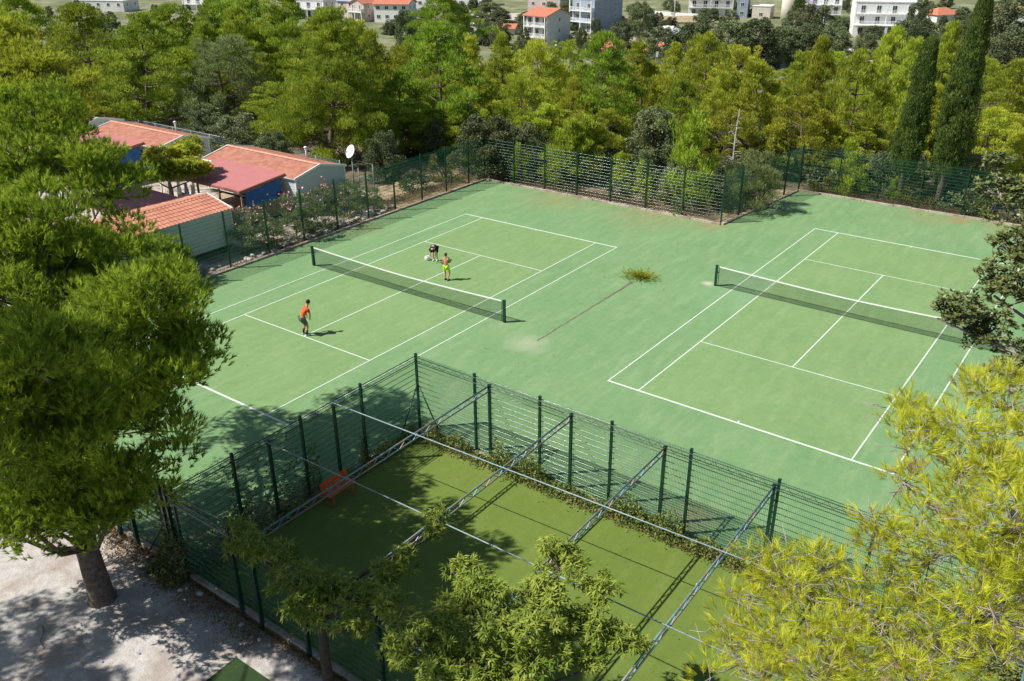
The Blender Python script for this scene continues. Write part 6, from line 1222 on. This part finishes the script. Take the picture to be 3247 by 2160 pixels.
def person(label,loc,rz,H,J,skin,hairmat,top,bottom,shoes,socks,cap=False):
    """J: joints in a 1.0-high frame, facing +Y"""
    s=H; J={k:(Vector(v[0])*s,(tuple(x*s for x in v[1]) if isinstance(v[1],tuple) else v[1]*s)) for k,v in J.items()}
    t=thing('person',label,'person',loc,rz)
    E=[('pelvis','spine'),('spine','chest'),('chest','neck'),('neck','head')]
    for d in 'LR': E+=[('chest','sh'+d),('sh'+d,'el'+d),('el'+d,'wr'+d),('wr'+d,'pa'+d),('pelvis','hip'+d),('hip'+d,'kn'+d),('kn'+d,'an'+d),('an'+d,'to'+d)]
    me=hull(J,E,'body',skin); body=bpy.data.objects.new('body',me)
    # fingers, face appended into the same mesh
    import bmesh
    mb=MB()
    for d,sg in (('L',-1),('R',1)):
        pa=J['pa'+d][0]; wr=J['wr'+d][0]; dr=(pa-wr).normalized(); sd=dr.cross(Vector((0,1,.2))).normalized()
        for k,(o,l) in enumerate(((-.011,.038),(-.0037,.043),(.0037,.040),(.011,.031))):
            b=pa+sd*o*s; mb.tube([b,b+dr*l*.5*s,b+dr*l*.85*s+Vector((0,-.008*s,0))],[.0055*s,.0048*s,.0035*s],6)
        b=pa-dr*.02*s+sd*.012*s; mb.tube([b,b+(sd*.018+dr*.012)*s,b+(sd*.022+dr*.03)*s],[.006*s,.0052*s,.004*s],6)
    hd=J['head'][0]; fw=J['_face'][0].normalized(); up=(hd-J['neck'][0]).normalized(); up=(up-fw*up.dot(fw)).normalized(); rt=fw.cross(up)
    rot=Matrix((rt,fw,up)).transposed()
    mb.ell(hd,(.043*s,.054*s,.066*s),14,10,True,rot)
    mb.add([hd+fw*.052*s+up*.012*s,hd+fw*.050*s-up*.012*s+rt*.009*s,hd+fw*.050*s-up*.012*s-rt*.009*s,hd+fw*.068*s-up*.010*s],[(0,1,3),(0,3,2),(1,2,3)])
    for e in (-1,1): mb.ell(hd+rt*e*.044*s,(.006*s,.010*s,.016*s),8,6,True,rot)
    tmp=mb.mesh('x',skin); bm=bmesh.new(); bm.from_mesh(me); bm.from_mesh(tmp); bm.to_mesh(me); bm.free()
    link(body,t)
    mb=MB()
    for e in (-1,1): mb.ell(hd+rt*e*.017*s+fw*.049*s+up*.006*s,(.006*s,.005*s,.004*s),8,5,True,rot)
    mb.build('eyes',M['black'],t)
    mb=MB(); mb.ell(hd-fw*.010*s+up*.016*s,(.050*s,.056*s,.062*s),14,10,True,rot); ho=mb.build('hair',hairmat,t)
    if top:
        TJ={'pelvis':(J['pelvis'][0]+Vector((0,0,.0)),.083*s),'spine':(J['spine'][0],.078*s),'chest':(J['chest'][0],.088*s),'neck':(J['chest'][0].lerp(J['neck'][0],.8),.038*s)}
        TE=[('pelvis','spine'),('spine','chest'),('chest','neck')]
        for d in 'LR':
            TJ['sh'+d]=(J['sh'+d][0],.046*s); TJ['el'+d]=(J['sh'+d][0].lerp(J['el'+d][0],.75),.040*s); TE+=[('chest','sh'+d),('sh'+d,'el'+d)]
        link(bpy.data.objects.new('shirt',hull(TJ,TE,'shirt',top)),t)
    BJ={'pelvis':(J['pelvis'][0]+Vector((0,0,.01*s)),.072*s)}; BE=[]
    for d in 'LR':
        BJ['hip'+d]=(J['hip'+d][0],.068*s); BJ['kn'+d]=(J['hip'+d][0].lerp(J['kn'+d][0],.9),.056*s); BE+=[('pelvis','hip'+d),('hip'+d,'kn'+d)]
    link(bpy.data.objects.new('shorts',hull(BJ,BE,'shorts',bottom)),t)
    for d in 'LR':
        a=J['an'+d][0]; to=J['to'+d][0]; f=(to-a); f.z=0; f.normalize(); q=Matrix((f.cross(Vector((0,0,1))),f,Vector((0,0,1)))).transposed()
        if shoes: mb=MB(); c=a+f*.035*s; mb.ell((c.x,c.y,.026*s),(.030*s,.078*s,.028*s),12,8,True,q); mb.build('shoe',shoes,t)
        if socks: mb=MB(); kn=J['kn'+d][0]; mb.tube([a+Vector((0,0,-.01*s)),a.lerp(kn,.25),a.lerp(kn,.5)],[.024*s,.026*s,.031*s],10); mb.build('sock',socks,t)
    return t
HD=.058
# player leaning forward, hands above the knees
JA={'pelvis':((0,-.06,.50),.068),'spine':((0,-.01,.60),.066),'chest':((0,.07,.71),.078),'neck':((0,.13,.80),.030),'head':((0,.165,.875),.044),
 'shL':((-.095,.08,.735),.036),'elL':((-.115,.12,.60),.024),'wrL':((-.085,.12,.475),.017),'paL':((-.08,.12,.44),.018),
 'shR':((.095,.08,.735),.036),'elR':((.115,.12,.60),.024),'wrR':((.085,.12,.475),.017),'paR':((.08,.12,.44),.018),
 'hipL':((-.055,-.06,.48),.058),'knL':((-.075,.03,.27),.036),'anL':((-.085,-.03,.045),.022),'toL':((-.09,.06,.02),.018),
 'hipR':((.055,-.06,.48),.058),'knR':((.08,.03,.27),.036),'anR':((.09,-.02,.045),.022),'toR':((.095,.07,.02),.018),'_face':((0,1,-.25),0)}
person("person in an orange to yellow shirt and grey shorts leaning forward on the service line",(-.03,-6.22,0),-.25,1.72,JA,M['skin'],M['hair'],M['shirt'],M['shorts'],M['line'],M['blackcloth'])
JB={'pelvis':((0,0,.53),.066),'spine':((0,-.005,.62),.062),'chest':((0,0,.745),.076),'neck':((0,.0,.845),.030),'head':((.0,.015,.92),.044),
 'shL':((-.10,0,.785),.035),'elL':((-.125,.0,.64),.024),'wrL':((-.12,.05,.51),.017),'paL':((-.118,.06,.475),.018),
 'shR':((.10,0,.785),.035),'elR':((.145,.05,.70),.024),'wrR':((.06,.10,.78),.017),'paR':((.03,.10,.80),.018),
 'hipL':((-.05,0,.50),.056),'knL':((-.055,.02,.28),.036),'anL':((-.05,-.02,.045),.022),'toL':((-.055,.07,.02),.018),
 'hipR':((.055,0,.50),.056),'knR':((.10,.05,.29),.036),'anR':((.075,-.04,.05),.022),'toR':((.085,.05,.02),.018),'_face':((0.1,1,0),0)}
person("shirtless person in neon yellow shorts standing with the back turned beyond the net",(.84,2.49,0),.15,1.50,JB,M['skin'],M['hairb'],None,M['neon'],M['black'],None)
JC={'pelvis':((0,-.10,.50),.064),'spine':((0,-.02,.56),.062),'chest':((0,.13,.55),.072),'neck':((0,.21,.50),.030),'head':((0,.265,.455),.044),
 'shL':((-.09,.15,.53),.034),'elL':((-.12,.16,.39),.024),'wrL':((-.10,.17,.26),.017),'paL':((-.098,.17,.225),.018),
 'shR':((.09,.15,.53),.034),'elR':((.11,.17,.39),.024),'wrR':((.07,.20,.27),.017),'paR':((.065,.205,.235),.018),
 'hipL':((-.055,-.10,.47),.056),'knL':((-.06,-.03,.26),.036),'anL':((-.06,-.08,.045),.022),'toL':((-.065,.02,.02),.018),
 'hipR':((.055,-.10,.47),.056),'knR':((.065,-.03,.26),.036),'anR':((.06,-.08,.045),.022),'toR':((.065,.02,.02),.018),'_face':((0,.35,-.9),0)}
person("person in black bending down over a white bag near the far service line",(-1.45,4.22,0),-2.8,1.62,JC,M['skinpale'],M['hair'],M['blackcloth'],M['blackcloth'],M['line'],None)
mb=MB(); n=12; prof=[(.0,.005),(.11,.01),(.14,.09),(.13,.20),(.11,.24),(.09,.22)]; vs=[(r*math.cos(2*PI*k/n)*(1+.06*math.sin(3*k)),r*math.sin(2*PI*k/n),z) for r,z in prof for k in range(n)]
mb.add(vs,[(j*n+k,j*n+(k+1)%n,(j+1)*n+(k+1)%n,(j+1)*n+k) for j in range(5) for k in range(n)],True); o=mb.build('bag',M['white']); o.location=(-1.93,4.15,0); tag(o,"white bag on the court in front of the bending person",'bag')
# ---------------------------------------------------------------- town
def gz(x,y): return T((x-CAM[0])*FH[0]+(y-CAM[1])*FH[1])
E1=math.degrees(math.atan2(.59283,.80533))
def house(label,loc,a,wl,wr,st,wall='offwhite',roof='gable',fh=2.8,balcony=True,colsf=2,colsr=2,name='house',side='offwhite',wf=True,wrr=True,arc=False,roofmat='redtile',rh=1.5,group='white houses of the town'):
    """near corner at loc; front face runs to local -X, right face runs to local +Y"""
    t=thing(name,label,'house',loc,math.radians(E1-a),group); H=st*fh
    mb=MB(); mb.box(-wl,0,0,wr,-2,H); mb.build('wall',M[wall],t)
    if roof=='flat':
        mb=MB(); mb.box(-wl-.15,.15,-.15,wr+.15,H,H+.25); mb.build('roof',M['white'],t)
    else:
        o=.5; mb=MB()
        if roof=='gable': # ridge along local X
            vs=[(-wl-o,-o-.9*balcony,H-.15),(o,-o-.9*balcony,H-.15),(o,wr/2,H+rh),(-wl-o,wr/2,H+rh),(-wl-o,wr+o,H-.15),(o,wr+o,H-.15)]; fs=[(0,1,2,3),(3,2,5,4)]; mb.add(vs+[(v[0],v[1],v[2]-.16) for v in vs],fs+[(3+6,2+6,1+6,0+6),(4+6,5+6,2+6,3+6),(0,6,7,1),(5,11,10,4),(1,7,8,2),(2,8,11,5),(3,9,6,0),(4,10,9,3)])
        elif roof=='gabley': # ridge along local Y, gable to the front
            vs=[(-wl-o,-o,H-.15),(-wl-o,wr+o,H-.15),(-wl/2,wr+o,H+rh),(-wl/2,-o,H+rh),(o,wr+o,H-.15),(o,-o,H-.15)]; fs=[(0,3,2,1),(3,5,4,2)]; mb.add(vs+[(v[0],v[1],v[2]-.16) for v in vs],fs+[(6,7,8,9),(9,8,10,11),(0,6,9,3),(3,9,11,5),(5,11,10,4),(1,7,6,0),(2,8,7,1),(4,10,8,2)])
        elif roof=='hip':
            vs=[(-wl-o,-o,H-.1),(o,-o,H-.1),(o,wr+o,H-.1),(-wl-o,wr+o,H-.1),(-wl*.65,wr/2,H+rh),(-wl*.35,wr/2,H+rh)]; mb.add(vs,[(0,1,5,4),(1,2,5),(2,3,4,5),(3,0,4),(3,2,1,0)])
        mb.build('roof',M[roofmat],t)
        if roof=='gable':
            mb=MB(); mb.add([(-.02,0,H-.02),(-.02,wr,H-.02),(-.02,wr/2,H+rh-.22)],[(0,1,2)]); mb.add([(-wl+.02,0,H-.02),(-wl+.02,wr,H-.02),(-wl+.02,wr/2,H+rh-.22)],[(2,1,0)]); mb.build('gable_wall',M[wall],t)
        if roof=='gabley':
            mb=MB(); mb.add([(0,.02,H-.02),(-wl,.02,H-.02),(-wl/2,.02,H+rh-.22)],[(2,1,0)]); mb.build('gable_wall',M[wall],t)
    if wf:
        for s in range(st):
            for c in range(colsf):
                x=-wl*(c+.5)/colsf; hh=2.1 if balcony else 1.2; window_obj(t,'window',(x,-.03,s*fh+(1.15 if balcony else 1.5)),1.3,hh,'-y',.09)
    if wrr:
        for s in range(st):
            for c in range(colsr):
                y=wr*(c+.5)/colsr; window_obj(t,'window',(.03,y,s*fh+1.55),.8,1.1,'x',.08)
    if balcony:
        for s in range(1,st):
            mb=MB(); z=s*fh; mb.box(-wl,0,-1.4,-.005,z-.18,z); b=mb.build('balcony',M['white'],t)
            mb=MB(); mb.box(-wl,0,-1.4,-1.32,z+.95,z+1.03); 
            for i in range(int(wl/.35)): x=-wl+.1+.35*i; mb.box(x,x+.1,-1.39,-1.33,z,z+.95)
            mb.box(-.08,-.0,-1.3,-.02,z+.95,z+1.03); mb.box(-.05,-.01,-1.3,-.02,z,z+.9)
            mb.build('balustrade',M['white'],b)
        for x in (-.15,-wl/2,-wl+.15): mb=MB(); mb.box(x-.13,x+.13,-1.36,-1.10,-2,H-.3); mb.build('pillar',M['white'],t)
    return t
def HL(x,y,dz=0): return (x,y,gz(x,y)+dz)
house("white three storey house with an orange tiled roof and two rows of balconies",HL(-107.56,172.58),42,7.6,9.5,3,roof='gable',colsf=3,colsr=1,rh=1.6)
house("tall blue grey sided house with white balconies right of the three storey house",HL(-113.5,206.0),50,9.5,12,3,wall='bluewall',roof='flat',colsf=2,colsr=2,fh=3.1)
house("pinkish house with a red roof behind the white three storey house",HL(-150,243,-1),30,13,12,3,wall='pinkwall',roof='gabley',balcony=False,colsf=3,group='distant houses')
house("white cubic villa with a dark opening left of the pink row",HL(-213,190),20,12,8,2,wall='white',roof='flat',colsf=3,balcony=True,group='distant houses')
house("small white upper block behind the white cubic villa",HL(-219,203,3),10,6,5,2,wall='white',roof='flat',balcony=False,colsf=2,group='distant houses')
house("left pinkish terraced house with a grey slate coloured roof",HL(-203,195),35,8,8,2,wall='pinkwall',roof='gable',balcony=False,roofmat='bluewall',colsf=2,group='pink terraced row')
house("right pinkish terraced house with a red gable roof",HL(-194.5,191),40,7,8,2,wall='pinkwall',roof='gabley',balcony=True,colsf=2,group='pink terraced row')
house("long white house with a red roof and a red awning",HL(-180.5,197.5),12,12,9,2,wall='white',roof='gable',balcony=False,colsf=4,group='distant houses')
house("white house behind the long white one, cut by the top edge",HL(-196,224,1.5),15,9,8,3,wall='white',roof='flat',balcony=False,colsf=2,group='distant houses')
house("small white house with a red roof between the large dark pine and olives",HL(-187,248),15,12,9,2,wall='white',roof='gable',balcony=False,colsf=3,group='distant houses')
house("white flat roofed kiosk with a roof tank right above the pines",HL(-136,178,1.0),25,3.4,3.4,1,wall='offwhite',roof='flat',balcony=False,colsf=1,colsr=1,group='small buildings')
house("low orange roofed shed right of the small white kiosk",HL(-130,188,-.5),15,6,5,1,wall='beige',roof='gable',balcony=False,colsf=1,rh=1.0,group='small buildings')
house("low house with the longer red roof left of the oak row",HL(-71,149,-1.0),5,7.5,5,1,wall='offwhite',roof='gable',balcony=False,colsf=2,rh=1.3,group='small buildings')
house("low house with the shorter brownish red roof below the oak row",HL(-62,153,-1.2),5,5.5,5,1,wall='offwhite',roof='gable',balcony=False,colsf=2,rh=1.1,group='small buildings')
house("white terraced apartment house with arched ground floor left of the round tower",HL(-97,270),15,15,10,3,wall='white',roof='flat',colsf=4,group='villas at the top right')
house("blue grey narrow house wall between the apartment house and the beige walls",HL(-91,268),20,3.5,8,3,wall='bluewall',roof='flat',balcony=False,colsf=1,group='villas at the top right')
house("beige flat roofed annex left of the round tower",HL(-83,268),28,6,6,1,wall='beige',roof='flat',balcony=False,colsf=1,fh=4.0,group='villas at the top right')
house("beige flat roofed annex right of the round tower",HL(-73,276),20,6,5,1,wall='beige',roof='flat',balcony=False,colsf=1,fh=4.2,group='villas at the top right')
house("white villa with bougainvillea at its corner",HL(-60.5,270),18,10,9,3,wall='white',roof='flat',colsf=3,group='villas at the top right')
hv=house("big white villa with an arcaded porch at the top right",HL(-33.5,252),14,17,11,3,wall='white',roof='flat',colsf=4,colsr=3,fh=3.0,group='villas at the top right')
mb=MB(); mb.box(-17,0,-4.2,-1.45,2.9,3.15); po=mb.build('porch_roof',M['white'],hv)
for i in range(5):
    x=-.3-4.05*i; mb=MB(); mb.box(x-.3,x+.3,-4.1,-3.6,-2,2.88); mb.build('pillar',M['white'],po)
house("red tiled cottage with white walls near the tall cypress top",HL(-29.5,296,-1),-18,10,8,1,wall='offwhite',roof='hip',balcony=False,colsf=2,fh=3.4,rh=1.8,group='villas at the top right')
house("white building glimpsed at the top left corner",HL(-292,163,-2),15,22,9,2,wall='offwhite',roof='flat',balcony=False,colsf=5,group='distant houses')
house("white house with an arch glimpsed at the top left",HL(-270,186,-1),15,12,9,2,wall='white',roof='flat',balcony=True,colsf=3,group='distant houses')
house("distant white house behind the blue grey house",HL(-112,300,0),15,12,9,2,wall='white',roof='flat',balcony=False,colsf=3,group='distant houses')
house("distant pale house at the top right corner",HL(-8,300,-2),15,14,9,2,wall='offwhite',roof='hip',balcony=False,colsf=3,group='distant houses')
# round tower
t=thing('tower',"beige round tower between two flat roofed annexes",'tower',HL(-78.5,272)); mb=MB(); mb.tube([(0,0,-2),(0,0,8.5)],[2.3,2.1],28); mb.build('wall',M['beige'],t); mb=MB(); mb.tube([(0,0,8.5),(0,0,9)],[2.5,2.5],28); mb.build('parapet',M['beige'],t)
cypress(-73.5,268,9.5,1.9,9,"small dark cypress against the round tower",(0,0)); bpy.context.view_layer.update()
for o in list(C.objects):
    if o.get('label')=="small dark cypress against the round tower": o.location.z=gz(-73.5,268)
# bougainvillea
t=thing('bougainvillea',"purple bougainvillea climbing the corner of a white villa",'climbing plant',HL(-69,266)); rng=np.random.default_rng(71); k=900; P=rng.normal(size=(k,3))*np.array([.9,.6,1.6])+np.array([0,0,3.2]); link(bpy.data.objects.new('flowers',leafmesh('flowers',P,rdirs(k,rng),rdirs(k,rng),.35,.3,rng.random(k),M['purple'],'quad')),t); mb=MB(); mb.tube([(0,0,-.3),(.1,0,2),(0,.1,4)],[.1,.08,.04],6); mb.build('stem',M['bark'],t)
# yard walls
def wall(label,p,q,h,mat='concrete',th=.4,pillars=False):
    p=Vector(HL(*p));q=Vector(HL(*q)); d=q-p; t=thing('yard_wall',label,'wall',p,math.atan2(d.y,d.x)); L=math.hypot(d.x,d.y); dz=d.z
    mb=MB(); mb.add([(0,-th/2,-1.5),(L,-th/2,dz-1.5),(L,th/2,dz-1.5),(0,th/2,-1.5),(0,-th/2,h),(L,-th/2,h+dz),(L,th/2,h+dz),(0,th/2,h)],[(0,3,2,1),(4,5,6,7),(0,1,5,4),(1,2,6,5),(2,3,7,6),(3,0,4,7)]); mb.build('masonry',M[mat],t)
    if pillars:
        n=int(L/2.6)
        for i in range(n+1): x=L*i/n; mb=MB(); mb.box(x-.25,x+.25,-.28,.28,-1,h+.6+dz*i/n); mb.build('pillar',M['white'],t)
    return t
wall("white garden wall with pillars in front of the white three storey house",(-104.5,172.0),(-101.5,199.5),.8,'white',.3,True)
wall("long grey retaining wall right of the two tall houses",(-100,197),(-78,196),1.6,'stone')
wall("pale garden wall under the villas, behind the grass patch",(-125,262),(-98,262),1.0,'white')
wall("concrete yard wall with posts below the oak row",(-48,120),(-23,132),1.9,'offwhite',.3,True)
# pale mound, road patches, grass patch
def patch(name,c,rx,ry,ang,mat,dz=.12,n=28,h=0):
    mb=MB(); vs=[]; 
    for k in range(n):
        a=2*PI*k/n; r=1+.15*math.sin(3*a)+.08*math.sin(5*a+1); x=rx*r*math.cos(a);y=ry*r*math.sin(a); X=c[0]+x*math.cos(ang)-y*math.sin(ang);Y=c[1]+x*math.sin(ang)+y*math.cos(ang); vs.append((X,Y,gz(X,Y)+dz+.3))
    vs.append((c[0],c[1],gz(*c)+dz+.3+h)); mb.add(vs,[(k,(k+1)%n,n) for k in range(n)],True); return struct(mb.build(name,M[mat]))
patch('grass_patch',(-108,250),18,9,math.radians(E1),'drygrass'); patch('gravel_lot',(-22,150),10,9,math.radians(E1),'road',.25); patch('road',(-95,205),20,5,math.radians(E1),'road'); patch('garden_terrace',(-150,230),22,14,math.radians(E1),'stone')
rng=np.random.default_rng(81)
o=MB(); o.ell((0,0,0),(5.2,3.0,3.4),20,12,True); o.v=[(v[0]*(1+rng.normal()*.03),v[1]*(1+rng.normal()*.03),v[2]*(1+rng.normal()*.04)) for v in o.v]; ob=o.build('rock_mound',M['white']); ob.location=HL(-90,208,0); ob.rotation_euler=(0,0,math.radians(E1)); tag(ob,"large pale mound beside the oak row, below the grass patch",'rock mound')
for i,(x,y,r,h,lab) in enumerate([(-104,262,3,3,"round garden bush by the white garden wall"),(-98,222,3.5,3.5,"grey bush left of the pale mound"),(-112,218,4,4,"olive bush at the foot of the blue grey house"),(-140,210,4,4,"olive bush behind the kiosk"),(-152,212,4,4,"second olive bush on the rocky slope"),(-165,222,5,5,"third olive bush on the rocky slope"),(-128,232,4,4,"bush behind the two tall houses"),(-160,200,4,4,"bush left of the kiosk on the slope"),(-175,215,5,5,"bush right of the red awning house"),(-145,240,5,5,"bush at the top of the olive slope"),(-47,262,4,4,"garden bush left of the arcaded villa"),(-20,262,5,6,"garden tree right of the arcaded villa"),(-15,230,6,7,"tree on the slope under the red tiled cottage"),(-10,205,6,7,"dark tree at the right behind the tall cypress"),(-55,255,4,4,"bright garden bush in front of the bougainvillea villa"),(-118,245,4,4,"bush by the lamp pole"),(-2,190,6,7,"dark tree at the far right under the top corner oak")]):
    place_tree('oak',x,y,gz(x,y),h,r,lab,i,'holm oaks and olive trees behind the courts','holm_oak','oak tree')
t=thing('utility_pole',"pale utility pole on the grass patch near the white garden wall",'pole',HL(-112,256)); mb=MB(); mb.tube([(0,0,-.5),(0,0,9)],[.16,.10],8); mb.build('pole',M['offwhite'],t); mb=MB(); mb.box(-.9,.9,-.06,.06,8.3,8.42); mb.build('crossarm',M['offwhite'],t)
# white van
def van(label,loc,rz):
    t=thing('parked_van',label,'van',loc,rz,None); pr=[(-2.1,.35),(-2.15,1.0),(-2.0,1.75),(-1.7,1.85),(.55,1.85),(.85,1.78),(1.45,1.15),(2.05,.98),(2.15,.7),(2.15,.35)]
    mb=MB(); n=len(pr); W=.85; vs=[(x,-W if z<1.2 else -W*.9,z) for x,z in pr]+[(x,W if z<1.2 else W*.9,z) for x,z in pr]; mb.add(vs,[tuple(range(n)),tuple(range(2*n-1,n-1,-1))]+[(i,i+n,(i+1)%n+n,(i+1)%n) for i in range(n)]); b=mb.build('body',M['white'],t); bv=b.modifiers.new('b','BEVEL'); bv.width=.06; bv.segments=2
    for y in (-1,1):
        mb=MB(); yy=y*.84; q=[(.30,1.22),(1.25,1.22),(.82,1.68),(.30,1.68)]; mb.add([(x,y*(.865 if z<1.3 else .80),z) for x,z in q],[(0,1,2,3)]); mb.build('window',M['glass'],t)
        for x in (-1.35,1.35):
            mb=MB(); mb.tube([(x,y*.70,.33),(x,y*.88,.33)],.33,16); w=mb.build('wheel',M['black'],t); mb=MB(); mb.tube([(x,y*.885,.33),(x,y*.90,.33)],.19,12); mb.build('rim',M['rail'],w)
        mb=MB(); mb.box(2.12,2.17,y*.62-.15,y*.62+.15,.72,.90); mb.build('headlight',M['glass'],t)
    mb=MB(); mb.add([(.90,-.70,1.76),(.90,.70,1.76),(1.47,.76,1.19),(1.47,-.76,1.19)],[(0,3,2,1)]); mb.build('windscreen',M['glass'],t)
    mb=MB(); mb.box(2.13,2.19,-.8,.8,.38,.55); mb.build('bumper',M['black'],t); return t
van("white parked van on the gravel lot below the arcaded villa",(-20.5,150.5,gz(-20.5,150.5)+.5),math.radians(E1-12))
# ---------------------------------------------------------------- camera, light
cam=bpy.data.cameras.new('camera'); co=bpy.data.objects.new('camera',cam); C.objects.link(co); scene.camera=co
yaw,pitch,roll=-6.34572601e-01,4.47586458e-01,-7.11135568e-03
cy,sy,cp,sp=math.cos(yaw),math.sin(yaw),math.cos(pitch),math.sin(pitch)
f=Vector((sy*cp,cy*cp,-sp)); r=Vector((cy,-sy,0)); u=r.cross(f); r2=r*math.cos(roll)+u*math.sin(roll); u2=-r*math.sin(roll)+u*math.cos(roll)
mw=Matrix((r2,u2,-f)).transposed().to_4x4(); mw.translation=Vector(CAM); co.matrix_world=mw
cam.sensor_fit='HORIZONTAL'; cam.sensor_width=36; cam.lens=36*2732.84/3247; cam.clip_end=4000; cam.clip_start=.1
sd=Vector((-.61,-.58,1.0)).normalized(); el=math.asin(sd.z)
su=bpy.data.lights.new('sun','SUN'); su.energy=5.0; su.angle=math.radians(.5); su.color=(1,.955,.88); so=bpy.data.objects.new('sun',su); C.objects.link(so); so.rotation_euler=(-sd).to_track_quat('-Z','Y').to_euler(); so.location=(0,0,60)
w=bpy.data.worlds.new('World'); scene.world=w; w.use_nodes=True; n=w.node_tree.nodes; l=w.node_tree.links
sk=n.new('ShaderNodeTexSky'); sk.sky_type='NISHITA'; sk.sun_disc=False; sk.sun_elevation=el; sk.sun_rotation=math.atan2(sd.x,sd.y); sk.air_density=1; sk.dust_density=.6; sk.ozone_density=1
l.new(sk.outputs[0],n['Background'].inputs['Color']); n['Background'].inputs['Strength'].default_value=.07
scene.view_settings.view_transform='Standard'; scene.view_settings.look='None'; scene.view_settings.exposure=.28; scene.view_settings.gamma=1
scene.render.resolution_x=1024; scene.render.resolution_y=681
scene.cycles.transparent_max_bounces=8; scene.cycles.max_bounces=6
